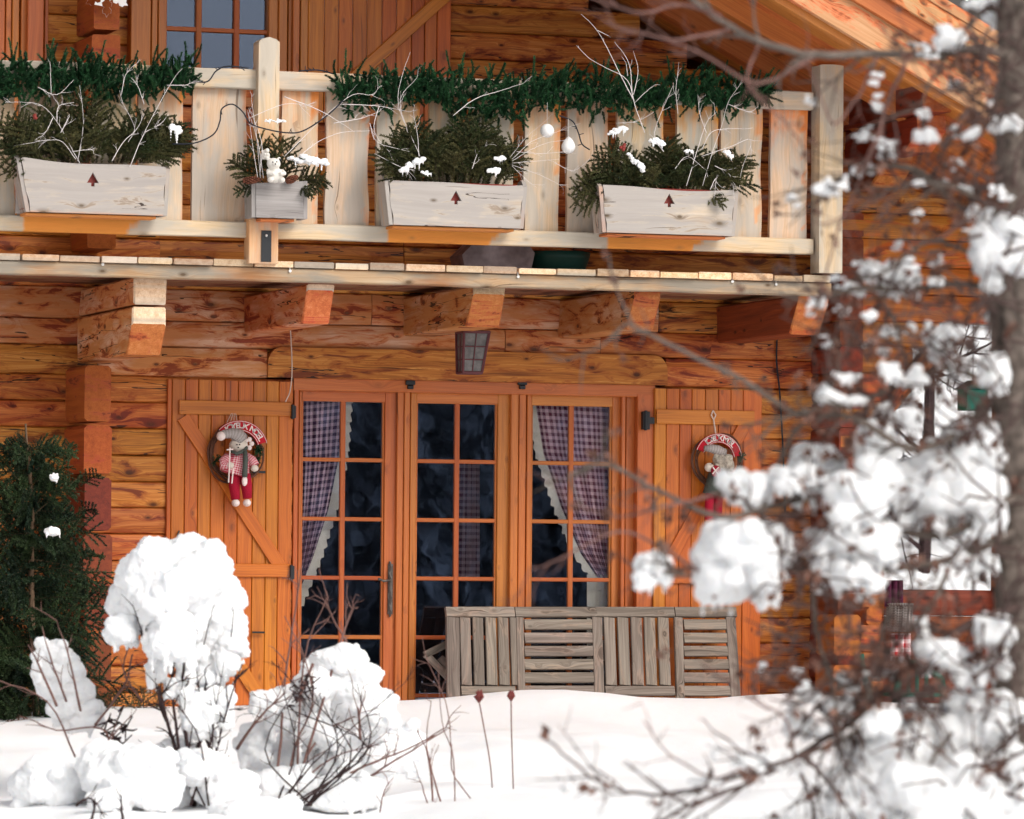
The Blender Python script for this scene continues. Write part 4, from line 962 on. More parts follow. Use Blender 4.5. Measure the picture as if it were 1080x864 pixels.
curtain('plum and white checked curtain tied back right behind the right glazed door', 650, 560, 420, 612, eR, 'curtain2', ruff=-9, side=1)
# tails below the ties
for (a, b_, lab, mat) in ((315, 326, 'left', 'ruffle'), (622, 650, 'right', 'curtain2')): pass
mb = MB(); Y = YD + .13
vs = []
for j in range(14):
    for k in range(9): u = k / 8; vs.append(at(619 + 29 * u, 606 + j * 7, Y + .012 * math.sin(u * 18)))
mb.add(vs, [(j * 9 + k, j * 9 + k + 1, (j + 1) * 9 + k + 1, (j + 1) * 9 + k) for j in range(13) for k in range(8)], [(v.x * 1.2, v.z, 0) for v in vs]); o = mb.build('curtain_tail', M['ruffle'], None, origin=at(635, 606, Y), smooth=True); tag(o, 'cream curtain hem hanging below the plum curtain behind the right door', 'curtain')
# back window and furniture glimpsed inside are left dark except a pale curtain at the far side
mb = MB(); vs = []
for j in range(12):
    for k in range(17): u = k / 16; vs.append(at(484 + 22 * u, 488 + j * 11, 1.6) + Vector((0, .03 * math.sin(u * 22), 0)))
mb.add(vs, [(j * 17 + k, j * 17 + k + 1, (j + 1) * 17 + k + 1, (j + 1) * 17 + k) for j in range(11) for k in range(16)], [(v.x * 1.2, v.z, 0) for v in vs]); o = mb.build('inner_curtain', M['curtain2'], None, origin=at(495, 488, 1.6), smooth=True); tag(o, 'dim checked curtain deep in the room behind the middle door', 'curtain')

# ------------------------------------------------------------------ wreaths with dolls
M['vine'] = plain('brown vine', (.15, .065, .04), .8, .2, 0, 40, .5); M['red_felt'] = plain('red felt', (.52, .02, .035), .9, .1, 0, 80, .2)
M['felt_white'] = plain('off white felt', (.78, .66, .62), .9, .1); M['knit'] = gingham('red knit', (.50, .02, .06), (.72, .50, .50), 70)
M['knit2'] = gingham('grey knit', (.25, .22, .21), (.42, .38, .36), 60); M['skin'] = plain('linen face', (.66, .58, .50), .9, .05, 0, 90, .12); M['scarf'] = plain('grey green scarf', (.10, .115, .10), .9, .1, 0, 90, .4)
M['trouser'] = plain('raspberry cord', (.42, .015, .04), .9, .1, 0, 120, .35); M['beard'] = plain('woolly beige beard', (.52, .46, .38), .95, .05, 0, 70, .35, .6)
def banner(t, cx, cz, R1, R2, a0, a1, Y, word, wa0, wa1):
    mb = MB(); n = 26; outer = [(cx + R2 * math.cos(a0 + (a1 - a0) * i / n), cz + R2 * math.sin(a0 + (a1 - a0) * i / n)) for i in range(n + 1)]
    inner = [(cx + R1 * math.cos(a0 + (a1 - a0) * i / n), cz + R1 * math.sin(a0 + (a1 - a0) * i / n)) for i in range(n + 1)]
    mb.plate([outer + inner[::-1]], Y, Y + .012); b = mb.build('banner', M['red_felt'], t)
    sm = MB()
    for R in (R1 + .006, R2 - .005): sm.tube([Vector((cx + R * math.cos(a0 + .04 + (a1 - a0 - .08) * i / n), Y - .002, cz + R * math.sin(a0 + .04 + (a1 - a0 - .08) * i / n))) for i in range(n + 1)], .0022, 4)
    sm.build('stitched_edge', M['felt_white'], b)
    lm = MB(); m_ = len(word)
    for i, ch in enumerate(word):
        if ch == ' ': continue
        cu = bpy.data.curves.new('t', 'FONT'); cu.body = ch; cu.size = .052; cu.extrude = .001; cu.offset = .0012; cu.align_x = 'CENTER'
        ob = bpy.data.objects.new('t', cu); me = ob.to_mesh(); a = wa0 + (wa1 - wa0) * i / (m_ - 1); R = (R1 + R2) / 2 - .016
        vs = []
        for v in me.vertices:
            x, y = v.co.x, v.co.y; rr = R + y; aa = a - x / (R1 + .02); vs.append(Vector((cx + rr * math.cos(aa), Y - .003 - v.co.z, cz + rr * math.sin(aa))))
        lm.add(vs, [tuple(p.vertices) for p in me.polygons]); ob.to_mesh_clear(); bpy.data.objects.remove(ob); bpy.data.curves.remove(cu)
    lm.build('lettering', M['felt_white'], b)
def wreath(cx, cy, Y, label, a0, a1, sgn):
    p = at(cx, cy, Y); k = mpp(Y); R = 27 * k
    t = thing('wreath', p, label, 'wreath', 'vine wreaths hung on the two shutters'); mb = MB()
    for s_ in range(9):
        ph = rnd.uniform(0, 6); rr = R + rnd.uniform(-.02, .015); pts = []
        for i in range(33):
            a = 2 * math.pi * i / 32; r = rr + .012 * math.sin(a * 3 + ph); pts.append(p + Vector((r * math.cos(a), .012 * math.sin(a * 4 + ph) , r * math.sin(a) * 1.05)))
        mb.tube(pts, rnd.uniform(.003, .006), 5)
    mb.build('vine_ring', M['vine'], t)
    return t, p, k, R
WG = 'vine wreaths hung on the two shutters'
t, p, k, R = wreath(248, 479, -.085, 'vine wreath with a red banner on the left shutter, carrying the snowman doll', 0, 0, 1)
banner(t, at(252, 475, -.1).x, at(252, 475, -.1).z, 20 * k, 31 * k, 2.36, .30, -.115, 'JOYEUX NOEL', 2.16, .50)
mb = MB(); q = at(246, 436, -.07)
for dx in (-9, -3, 3, 9): mb.tube([q + Vector((dx * k * .25, -.01, 0)), at(243 + dx, 456, -.09)], .002, 4)
mb.build('hanging_string', M['string'], t)
nb = MB()
for (cx, cy, n) in ((273, 476, 16), (228, 486, 9), (269, 486, 8)):
    for i in range(n): shoot(nb, at(cx, cy, -.11), Vector((rnd.uniform(-1, 1), rnd.uniform(-.8, 0), rnd.uniform(-1, 1))), .04, .014, 150, None, .0016)
nb.build('evergreen_sprig', M['garland'], t)
for cx, cy in ((262, 468),):
    mb = MB(); c = at(cx, cy, -.13)
    for i in range(5):
        a = 2 * math.pi * i / 5; mb.ball(c + Vector((.022 * math.cos(a), 0, .028 * math.sin(a))), (.016, .006, .016), 8, 6)
    mb.build('felt_star', M['felt_white'], t)
# snowman doll
Y = -.16; dl = thing('snowman_doll', at(252, 533, Y), 'snowman doll in a red knitted jumper and trousers hanging in the left wreath', 'doll')
def P(x, y, dy=0): return at(x, y, Y + dy)
mb = MB(); mb.ball(P(251.5, 470), (10 * k, .05, 7.6 * k), 16, 12); mb.build('head', M['skin'], dl, smooth=True)
mb = MB()
for x, y in ((250.0, 469), (252.8, 469)): mb.ball(P(x, y, -.051), .0052, 6, 5)
mb.ball(P(251.3, 472, -.052), .005, 6, 5); mb.build('face_stitches', M['plush_dark'], dl)
mb = MB(); mb.tube([P(253, 464), P(250, 459, -.01), P(244, 457, -.02), P(236, 458, -.02), P(231, 460, -.02)], [.055, .048, .034, .028, .022], 12); h = mb.build('bobble_hat', M['knit2'], dl, smooth=True)
mb = MB(); mb.ball(P(233, 460, -.03), .03, 10, 8); mb.build('hat_tip', M['felt_white'], h, smooth=True)
mb = MB(); mb.tube([P(252, 477), P(252, 483), P(251, 490), P(249, 497), P(248, 501)], [.045, .068, .078, .088, .092], 16); mb.v = [Vector((v.x, Y + (v.y - Y) * .6, v.z)) for v in mb.v]; mb.build('jumper', M['knit'], dl, smooth=True)
for pts in ([(241, 481), (236, 487), (235, 492), (242, 491)], [(259, 481), (266, 486), (269, 491)]):
    mb = MB(); mb.tube([P(a, b, -.01 * i) for i, (a, b) in enumerate(pts)], [.028, .032, .03, .024][:len(pts)], 10); mb.build('sleeve', M['knit'], dl, smooth=True)
for (x, y) in ((243, 491), (268.5, 494)): mb = MB(); mb.ball(P(x, y, -.04), (.026, .02, .022), 10, 8); mb.build('mitten', M['skin'], dl, smooth=True)
for pts, r in (([(247, 501), (247, 512), (248.5, 527)], .038), ([(258, 500), (260, 512), (261, 526)], .038)):
    mb = MB(); mb.tube([P(a, b) for a, b in pts], [r, r * .95, r * .75], 12); mb.build('trouser_leg', M['trouser'], dl, smooth=True)
for (x, y) in ((248.5, 530.5), (260.5, 530.5)): mb = MB(); mb.ball(P(x, y, -.01), (.027, .035, .024), 10, 8); mb.build('foot', M['felt_white'], dl, smooth=True)
mb = MB(); mb.tube([P(243, 475.5, -.04), P(250, 478.5, -.06), P(258, 475.5, -.05), P(260, 472, -.03)], .012, 8); mb.tube([P(258.5, 476, -.06), P(259, 485, -.075), P(258.5, 495, -.08), P(258, 503, -.075)], [.014, .016, .017, .018], 8); sc_ = mb.build('scarf', M['scarf'], dl, smooth=True)
mb = MB(); mb.ball(P(258, 507.5, -.075), (.019, .012, .032), 9, 7); mb.build('scarf_end', M['felt_white'], sc_, smooth=True)
for ln in ([(242.5, 472), (242, 490), (241, 509)], [(246, 494), (244.5, 510)], [(239, 474.5), (246, 474)]): 
    mb = MB(); mb.tube([P(a, b, -.075) for a, b in ln], .0045, 5); mb.build('ski_pole', M['felt_white'], dl)
# right wreath with the bearded doll
t, p, k, R = wreath(757, 487, -.085, 'vine wreath with a red banner on the right shutter, half behind snow', 0, 0, -1)
banner(t, at(757, 484, -.1).x, at(757, 484, -.1).z, 17 * k, 27 * k, 2.75, .15, -.115, 'JOYEUX NOEL', 2.25, .75)
mb = MB(); q = at(752, 433, -.07); mb.tube([q, q + Vector((-.012, 0, -.03)), q + Vector((.004, 0, -.06)), at(755, 458, -.1)], .005, 5); mb.tube([q, q + Vector((.02, 0, -.03)), q + Vector((.006, 0, -.06))], .005, 5); mb.build('hanging_string', M['string'], t)
nb = MB()
for i in range(14): shoot(nb, at(782, 482, -.11), Vector((rnd.uniform(-1, 1), rnd.uniform(-.8, 0), rnd.uniform(-1, 1))), .035, .013, 150, None, .0016)
nb.build('evergreen_sprig', M['garland'], t)
dl = thing('bearded_doll', at(752, 545, Y), 'doll with a woolly beige beard and red mittens tilted in the right wreath', 'doll')
mb = MB(); rot = Matrix.Rotation(.7, 3, 'Y'); mb.ball(P(763, 488), (13.5 * k, .05, 10 * k), 18, 12, rot=rot)
for i in range(40): mb.ball(P(763 + rnd.uniform(-8, 8), 488 + rnd.uniform(-8, 9), -.035), rnd.uniform(.010, .02), 7, 5)
mb.build('beard', M['beard'], dl, smooth=True)
mb = MB(); mb.ball(P(748, 493, -.02), (.032, .03, .03), 12, 9); mb.build('face', M['skin'], dl, smooth=True)
mb = MB(); mb.ball(P(751, 489, -.055), .006, 6, 5); mb.build('eye', M['plush_dark'], dl)
mb = MB(); mb.tube([P(764, 478, -.02), P(757, 475, -.03), P(750, 473, -.03), P(743, 473, -.03)], [.03, .034, .028, .018], 10); mb.build('stocking_cap', M['knit2'], dl, smooth=True)
mb = MB(); mb.ball(P(755, 497, -.06), (.034, .02, .038), 12, 9); mt_ = mb.build('mitten', M['trouser'], dl, smooth=True)
mb = MB(); mb.tube([P(752, 493, -.085), P(758, 501, -.085)], .005, 5); mb.tube([P(758, 493, -.085), P(751.5, 500, -.085)], .005, 5); mb.build('stitched_cross', M['felt_white'], mt_)
mb = MB(); mb.tube([P(757, 500), P(755, 512), P(753, 522)], [.06, .07, .075], 14); mb.build('coat', M['scarf'], dl, smooth=True)
for x in (748, 757): mb = MB(); mb.tube([P(x + 1, 520), P(x, 534), P(x, 542)], [.03, .03, .03], 10); mb.build('leg', M['trouser'], dl, smooth=True)
for x in (748, 757): mb = MB(); mb.ball(P(x, 546, -.015), (.03, .04, .022), 10, 8); mb.build('boot', M['red_felt'], dl, smooth=True)

# ------------------------------------------------------------------ slatted tabletop leaning on the facade
YB_, YT_ = -.42, -.16; zT = .742; zB = .09
def tilt(x, z, lift=0.0):
    u = (z - zB) / (zT - zB); return Vector((x + .02 * 0 , YB_ + (YT_ - YB_) * u - lift, z))
tt = thing('slatted_tabletop', (ax(628, -.3, 700), YB_, zB), 'silvered slatted garden tabletop of alternating panels stood on edge below the doors', 'tabletop')
dn = Vector((0, YT_ - YB_, zT - zB)).normalized()
def tpx(px, py): 
    # pixel to tilted plane
    lo, hi = -1.0, .2
    for _ in range(30):
        m_ = (lo + hi) / 2; q = at(px, py, m_); yy = YB_ + (YT_ - YB_) * (q.z - zB) / (zT - zB)
        if q.y < yy: lo = m_
        else: hi = m_
    return q
def tbar(name, p, q, w, horizontal=True):
    mb = MB(); a, b_ = tpx(*p), tpx(*q); n_ = Vector((0, -(zT - zB), YT_ - YB_)).normalized()
    mb.beam(a, b_, w, .024 if name == 'slat' else .034, up=dn if horizontal else (1, 0, 0), ch=.0035, n=6, wob=.0015); return mb.build(name, M['teak'], tt)
mp_ = mpp(-.3)
for a, c in ((470, 542), (543, 710.5), (711.5, 776)): tbar('frame_rail', (a, 646), (c, 646), 11 * mp_)
for a, b_, w in ((477, 478, 14), (547.5, 550, 8), (629, 632, 11), (715, 717.5, 9), (770, 776, 11)): tbar('frame_stile', (a, 652), (b_, 745), w * mp_, False)
for a, c in ((486, 543), (638, 711)): tbar('frame_rail', (a, 729), (c, 729), 10 * mp_)
for a in (490, 503.5, 517, 530): tbar('slat', (a, 652), (a + 2, 723), 11.4 * mp_, False)
tbar('slat', (540.5, 652), (543, 723), 7 * mp_, False)
for a in (642, 656.5, 670.5, 684.5, 699): tbar('slat', (a, 652), (a + 2.5, 723), 12.2 * mp_, False)
for y in (659, 673, 687, 701, 715, 729, 742):
    tbar('slat', (553, y), (624 + (y - 650) * .03, y), 11.3 * mp_); tbar('slat', (721, y), (765 + (y - 650) * .06, y), 11.3 * mp_)
# folded chair leg behind
fc = thing('folded_chair', at(462, 735, -.1), 'folded grey slatted chair poking out left behind the tabletop', 'chair')
mb = MB(); mb.beam(at(448, 691, -.1), at(474, 678, -.1), .045, .03); mb.build('backrest_rail', M['teak'], fc)
mb = MB(); mb.beam(at(449, 690, -.1), at(474, 716, -.1), .045, .03); mb.build('leg', M['teak'], fc)
mb = MB(); mb.beam(at(464, 694, -.09), at(476, 708, -.09), .05, .03); mb.build('seat_slat', M['teak'], fc)

# ------------------------------------------------------------------ porch things
M['wicker'] = gingham('wicker', (.10, .085, .08), (.34, .30, .28), 60); M['teal'] = plain('teal green plastic', (.005, .13, .09), .5); M['plumcloth'] = plain('plum cloth', (.10, .02, .05), .9, .1, 0, 20, .5)
YQ = YW - .06
bk = thing('wicker_basket', at(949, 666, YQ), 'grey wicker basket hanging at the porch corner above the red gingham cloth', 'basket')
mb = MB(); c = at(949, 652, YQ); mb.tube([c + Vector((0, 0, -.09)), c + Vector((0, 0, -.03)), c + Vector((0, 0, .09))], [.06, .07, .08], 14); mb.g = [(v.x, v.z, 0) for v in mb.v]; mb.build('basket_body', M['wicker'], bk)
mb = MB()
for i in range(11):
    a = 2 * math.pi * i / 11; mb.tube([c + Vector((.075 * math.cos(a), .075 * math.sin(a), -.085)), c + Vector((.085 * math.cos(a), .085 * math.sin(a), .09))], .005, 4)
mb.build('ribs', M['wicker'], bk)
mb = MB(); mb.tube([c + Vector((.084 * math.cos(a * .5236), .084 * math.sin(a * .5236), .09)) for a in range(13)], .009, 6); mb.build('rim', M['wicker'], bk)
def cloth(name, pts, Y, mat, lab, cat):
    mb = MB(); (x0, y0), (x1, y1) = pts; vs = []; g = []
    for j in range(10):
        for i in range(15):
            q = at(x0 + (x1 - x0) * i / 14, y0 + (y1 - y0) * j / 9, Y); vs.append(q + Vector((0, .02 * math.sin(i * 1.3), 0))); g.append((q.x, q.z, 0))
    mb.add(vs, [(j * 15 + i, j * 15 + i + 1, (j + 1) * 15 + i + 1, (j + 1) * 15 + i) for j in range(9) for i in range(14)], g)
    o = mb.build(name, M[mat], None, origin=vs[0], smooth=True); sd = o.modifiers.new('thick', 'SOLIDIFY'); sd.thickness = .006; tag(o, lab, cat)
cloth('gingham_cloth', ((939, 668), (959, 697)), YQ, 'redcheck', 'red gingham cloth hanging under the wicker basket', 'cloth')
cloth('gingham_napkin', ((972, 703), (984, 716)), YQ - .1, 'redcheck', 'small red gingham cloth low in front of the porch parapet', 'cloth')
cloth('plum_cloth', ((933, 612), (951, 640)), YQ, 'plumcloth', 'dark plum cloth hanging above the wicker basket', 'cloth')
ch = thing('garden_chair', at(965, 745, YW - .35), 'teal green plastic garden chair in front of the porch behind the snowy branches', 'chair')
mb = MB(); mb.tube([at(944, 745, YW - .4), at(948, 712, YW - .4), at(952, 700, YW - .4), at(975, 700, YW - .4), at(992, 716, YW - .4), at(996, 745, YW - .4)], .028, 8); mb.build('backrest_frame', M['teal'], ch, smooth=True)
mb = MB()
for x in (958, 967, 977): mb.tube([at(x, 701, YW - .4), at(x, 735, YW - .4)], .014, 6)
mb.build('backrest_bars', M['teal'], ch); mb = MB(); c = at(970, 733, YW - .6); mb.box(c.x - .2, c.x + .2, YW - .75, YW - .36, c.z - .012, c.z + .012, ch=.01); mb.build('seat', M['teal'], ch)
mb = MB(); mb.tube([at(908, 690, YW - .2), at(913, 720, YW - .2), at(922, 748, YW - .2)], .02, 8); o = mb.build('garden_hose', M['teal'], None, origin=at(922, 748, YW - .2), smooth=True); tag(o, 'dark teal hose leaning against the log wing left of the basket', 'hose')
bf = thing('feeder_box', at(1024, 434, YW - .2), 'teal green feeder box hanging in the porch opening', 'feeder')
mb = MB(); c = at(1026, 422, YW - .2); mb.box(c.x - .075, c.x + .075, YW - .28, YW - .12, c.z - .07, c.z + .07, ch=.006); mb.build('body', M['teal'], bf); mb = MB(); mb.tube([c + Vector((0, 0, .07)), c + Vector((0, 0, .5))], .003, 4); mb.build('hanger', M['iron'], bf)
mb = MB(); mb.plate([[(c.x - .1, c.z + .068), (c.x + .1, c.z + .068), (c.x, c.z + .13)]], YW - .3, YW - .1); mb.build('roof', M['tub'], bf)
# ------------------------------------------------------------------ young spruce at the left corner
sp = thing('spruce_tree', at(36, 765, -1.3), 'young dark spruce with a bare leader standing against the left corner logs', 'tree')
Ys = -1.25
stp = [at(40, 775, Ys), at(35, 690, Ys), at(33, 600, Ys), at(34, 530, Ys), at(29, 480, Ys), at(27, 447, Ys)]
mb = MB(); mb.tube(smooth_path(stp, 4), taper(21, .024, .006), 8); mb.build('trunk', M['bark_thin'], sp, smooth=True)
nb, sb = MB(), MB()
for i in range(170):
    u = (i + rnd.random()) / 170; py = 770 - u * 300; z = at(33, py, Ys)
    a = rnd.uniform(0, 6.283); w_ = (.66 - .42 * u) * rnd.choice((.45, .6, .8, 1.0, 1.25))
    if i < 40: w_ *= .9
    d = Vector((math.cos(a), math.sin(a) * .8, rnd.uniform(-.05, .35)))
    sprig(nb, sb, z, d, w_, .020, 80, droop=.20, sub=12, flat=.2, ang=.8, wid=.0036)
for (a, b, c, d_) in ((30, 470, 16, 455), (31, 475, 42, 462), (33, 545, 90, 495), (33, 540, 62, 498), (33, 520, 5, 490), (33, 555, 98, 545), (34, 590, 105, 600), (34, 640, 108, 660), (36, 700, 112, 735), (36, 720, 108, 755), (36, 690, 105, 700)):
    p, q = at(a, b, Ys), at(c, d_, Ys - .1); sprig(nb, sb, p, q - p, (q - p).length, .018, 45, .05, 8)
for i in range(120):   # second leaning spruce limbs filling the dark corner behind
    py = rnd.uniform(470, 765); px_ = rnd.uniform(0, 88); py = max(py, 455 + abs(px_ - 66) * 1.1 + rnd.uniform(0, 25)); p = at(px_, py, -.8); d = Vector((rnd.uniform(-1, .6), rnd.uniform(-1, .2), rnd.uniform(-.1, .5))); sprig(nb, sb, p, d, rnd.uniform(.16, .28), .02, 70, .3, 9, .2, wid=.003)
nb.build('needles', M['spruce'], sp); sb.build('limbs', M['bark_thin'], sp)
for (x, y, rx, rz) in ((57, 504, 6, 5), (55, 561, 10, 6)):
    k = mpp(Ys); o = snow_lump('snow_clump', at(x, y, Ys - .35), rx * k, rz * k, sp, drips=4, blobs=9, vox=.004)
for (px, h, lab) in ((112, 22, 'low sprig of evergreen by the left corner, nearer the shutter'),):
    gs = thing('evergreen_shrub', at(105, 760, -1.2), 'low mixed evergreen poking from the snow at the foot of the left corner', 'shrub'); nb, sb = MB(), MB()
    for i in range(34):
        p = at(rnd.uniform(70, 165), 752, -1.1 + rnd.uniform(-.1, .1)); d = Vector((rnd.uniform(-.7, .7), -.3, rnd.uniform(.4, 1))); sprig(nb, sb, p, d, rnd.uniform(.12, .30), .016, 45, .3, 7)
    nb.build('needles', M['fir'], gs); sb.build('stems', M['twig'], gs)

# ------------------------------------------------------------------ snow-laden shrubs in front, left
def stems(parent, lines, Y, r0=.009, mat='twig_dark', subs=4, sl=.14, name='stem', jit=.12, r1f=.35):
    for ln in lines:
        mb = MB(); pts = [at(a, b, Y + rnd.uniform(-jit, jit)) for a, b in ln]; rr = r0 * rnd.uniform(.7, 1.2)
        branch(mb, pts, rr, rr * r1f, 6, subs, sl, .004, rr * .45, .8, 1); mb.build(name, M[mat], parent, smooth=True)
def lumps(parent, lst, Y, name='snow_clump', **kw):
    k = mpp(Y)
    for L in lst:
        x, y, rx, rz = L[:4]; o = snow_lump(name, at(x, y, Y + (L[4] if len(L) > 4 else 0)), rx * k, rz * k, parent, drips=kw.get('drips', 6), blobs=kw.get('blobs', 14), mat='snowfine')
YS1 = -8.2
s1 = thing('snowy_shrub', at(205, 850, YS1), 'dark-stemmed shrub bent under one huge domed cap of snow left of the doors', 'shrub')
lumps(s1, [(186, 616, 58, 48), (150, 640, 34, 36, .1), (226, 650, 32, 46, .05), (187, 590, 34, 24, .1), (128, 665, 17, 20), (178, 672, 26, 34, -.1), (204, 680, 24, 36, .1), (244, 668, 15, 34)], YS1, drips=9, blobs=26)
lumps(s1, [(222, 705, 26, 30, .1), (238, 697, 14, 22), (168, 704, 12, 22), (196, 722, 13, 34), (212, 755, 22, 34), (160, 712, 8, 20), (180, 728, 9, 14), (232, 750, 18, 30), (257, 686, 7, 10)], YS1, drips=5, blobs=12)
lumps(s1, [(190, 800, 30, 24, .2), (214, 812, 34, 26, -.1), (240, 838, 34, 28, -.1), (180, 838, 36, 28, .1)], YS1, drips=1, blobs=14)
stems(s1, [[(196, 828), (188, 800), (176, 760), (166, 725), (158, 690), (150, 668)], [(205, 850), (200, 810), (196, 775), (190, 740), (194, 700), (196, 680)], [(210, 840), (222, 790), (205, 760), (215, 730), (219, 715)], [(212, 850), (226, 800), (236, 760), (255, 700)], [(196, 828), (215, 770), (228, 745), (250, 716)], [(176, 760), (168, 740), (170, 720)], [(190, 800), (182, 730), (186, 690), (205, 672)]], YS1, .011, subs=7, sl=.16)
# twig tips poking through the cap
stems(s1, [[(150, 668), (140, 640), (128, 627)], [(180, 675), (170, 655), (168, 645)], [(215, 680), (222, 650), (226, 638)], [(244, 672), (246, 650), (245, 640)]], YS1 - .15, .004, subs=2, sl=.05)
s2 = thing('snowy_shrub', at(70, 850, YS1 + .4), 'reddish twigs under a tall leaning wedge of snow in front of the spruce', 'shrub')
lumps(s2, [(54, 694, 21, 20), (58, 705, 26, 24), (66, 722, 27, 28), (74, 738, 27, 28), (84, 754, 24, 24)], YS1 + .4, drips=4, blobs=16)
stems(s2, [[(80, 800), (50, 740), (0, 718), (-30, 700)], [(60, 745), (40, 700), (30, 680)], [(70, 740), (52, 690), (44, 660)], [(85, 750), (72, 690), (60, 655)], [(118, 790), (106, 768), (60, 770), (30, 758)], [(112, 800), (120, 775), (140, 755)], [(110, 790), (122, 765), (126, 750)], [(100, 765), (130, 725), (140, 690)], [(150, 740), (130, 705), (145, 660)]], YS1 + .3, .006, 'twig_pink', subs=3, sl=.12)
s2b = MB()
for i in range(16): c = at(122 + rnd.gauss(0, 7), 765 + rnd.gauss(0, 9), YS1 + .3); s2b.tube([c, c + rdir(.04), c + rdir(.07)], [.006, .005, .003], 5)
s2b.build('withered_cluster', M['twig_dark'], s2)
s3 = thing('snowy_shrub', at(330, 860, YS1 + .2), 'bramble-like shrub with rounded snow mounds in front of the left glazed door', 'shrub')
lumps(s3, [(358, 700, 32, 22), (340, 722, 30, 26), (372, 735, 34, 38), (350, 760, 46, 40, .1), (400, 752, 22, 30, .1), (300, 750, 22, 32, .1), (278, 742, 15, 16), (298, 738, 12, 16)], YS1 + .2, drips=6, blobs=20)
lumps(s3, [(300, 830, 44, 24, -.1), (360, 838, 50, 26, -.1), (268, 790, 22, 34, .2), (420, 790, 30, 34, .3), (330, 805, 60, 34, .3), (380, 800, 40, 36, .3)], YS1 + .2, drips=4, blobs=20)
stems(s3, [[(288, 850), (296, 780), (300, 720), (312, 640), (318, 600)], [(300, 850), (310, 790), (330, 740), (320, 690), (300, 650)], [(312, 856), (320, 700), (345, 630)], [(300, 845), (360, 835), (420, 800), (470, 770)], [(300, 840), (350, 800), (400, 785)], [(330, 850), (370, 815), (430, 790), (470, 768)], [(250, 790), (275, 755), (302, 730)], [(380, 780), (378, 750), (376, 735)], [(305, 845), (322, 800), (345, 770), (366, 760)], [(330, 700), (322, 720), (312, 742)], [(372, 690), (350, 650), (345, 635)], [(310, 840), (365, 660), (378, 640)]], YS1 + .1, .007, 'twig_pink', subs=6, sl=.14)
mb = MB()
for (x, y, n) in ((322, 722, 8), (316, 736, 7)):
    for i in range(n): c = at(x + rnd.gauss(0, 5), y + rnd.gauss(0, 6), YS1 - .1); mb.tube([c, c + rdir(.03), c + rdir(.06)], [.006, .005, .003], 5)
mb.build('withered_cluster', M['twig_dark'], s3)
stems(s3, [[(rnd.uniform(290, 330), 850), (rnd.uniform(270, 400), 790), (rnd.uniform(265, 430), rnd.uniform(690, 760))] for _ in range(12)], YS1 - .1, .005, 'twig_dark', subs=6, sl=.10)
stems(s1, [[(rnd.uniform(196, 225), 850), (rnd.uniform(170, 245), 770), (rnd.uniform(150, 260), rnd.uniform(690, 720))] for _ in range(4)], YS1 - .1, .005, 'twig_dark', subs=7, sl=.10)
s4 = thing('snow_mound', at(270, 875, YS1 - .8), 'low rounded snow mound at the bottom edge below the domed shrub', 'snow mound', 'rounded snow mounds at the bottom left')
lumps(s4, [(270, 868, 60, 32), (300, 880, 60, 30)], YS1 - .8, drips=0, blobs=8)
s5 = thing('snow_mound', at(110, 850, YS1 - .4), 'wide snow mound with a dark hollow at the bottom left corner', 'snow mound', 'rounded snow mounds at the bottom left')
lumps(s5, [(60, 830, 60, 34, .3), (135, 822, 58, 42), (110, 845, 20, 14, -.3)], YS1 - .4, drips=3, blobs=16)
stems(s5, [[(95, 870), (100, 850), (96, 842)], [(130, 870), (128, 850), (128, 840)], [(80, 850), (96, 842), (110, 862)]], YS1 - 1.3, .008, subs=4, sl=.08)
s6 = thing('bare_twigs', at(470, 870, YS1), 'thin reddish bare twigs rising left of the two seed-head stalks', 'twigs')
stems(s6, [[(458, 870), (452, 800), (440, 770)], [(480, 870), (478, 800), (466, 760), (462, 700)], [(520, 870), (480, 820), (476, 790), (470, 740), (452, 700), (445, 672)], [(455, 862), (445, 830), (440, 815)], [(470, 862), (456, 815), (450, 780), (455, 740)], [(400, 862), (405, 835), (415, 820)]], YS1, .005, 'twig_pink', subs=3, sl=.12, name='twig')
for pts, (hx, hy), lab in (([(521, 880), (518, 814), (510, 765), (505, 738)], (505, 735), 'larger reddish seed head on a thin stalk below the tabletop'), ([(543, 880), (541, 820), (539.5, 770), (539, 738)], (539, 734), 'smaller reddish seed head on a thin stalk right of the larger one')):
    t = thing('seed_stalk', at(*pts[0], YS1 + .5), lab, 'stalk', 'seed heads on thin stalks'); mb = MB(); mb.tube(smooth_path([at(a, b, YS1 + .5) for a, b in pts]), .0035, 5); mb.build('stalk', M['twig_pink'], t)
    mb = MB(); c = at(hx, hy, YS1 + .5); s_ = .85 if hx < 520 else .7
    for i in range(12): mb.tube([c + Vector((0, 0, -.03 * s_)), c + Vector((rnd.uniform(-.02, .02), rnd.uniform(-.02, .02), 0)) * s_, c + Vector((rnd.uniform(-.02, .02), 0, rnd.uniform(.02, .045))) * s_], [.006, .012 * s_, .002], 5)
    M.setdefault('seed', plain('dried seed head', (.20, .045, .04), .8, .2, 0, 60, .5)); mb.build('seed_head', M['seed'], t)

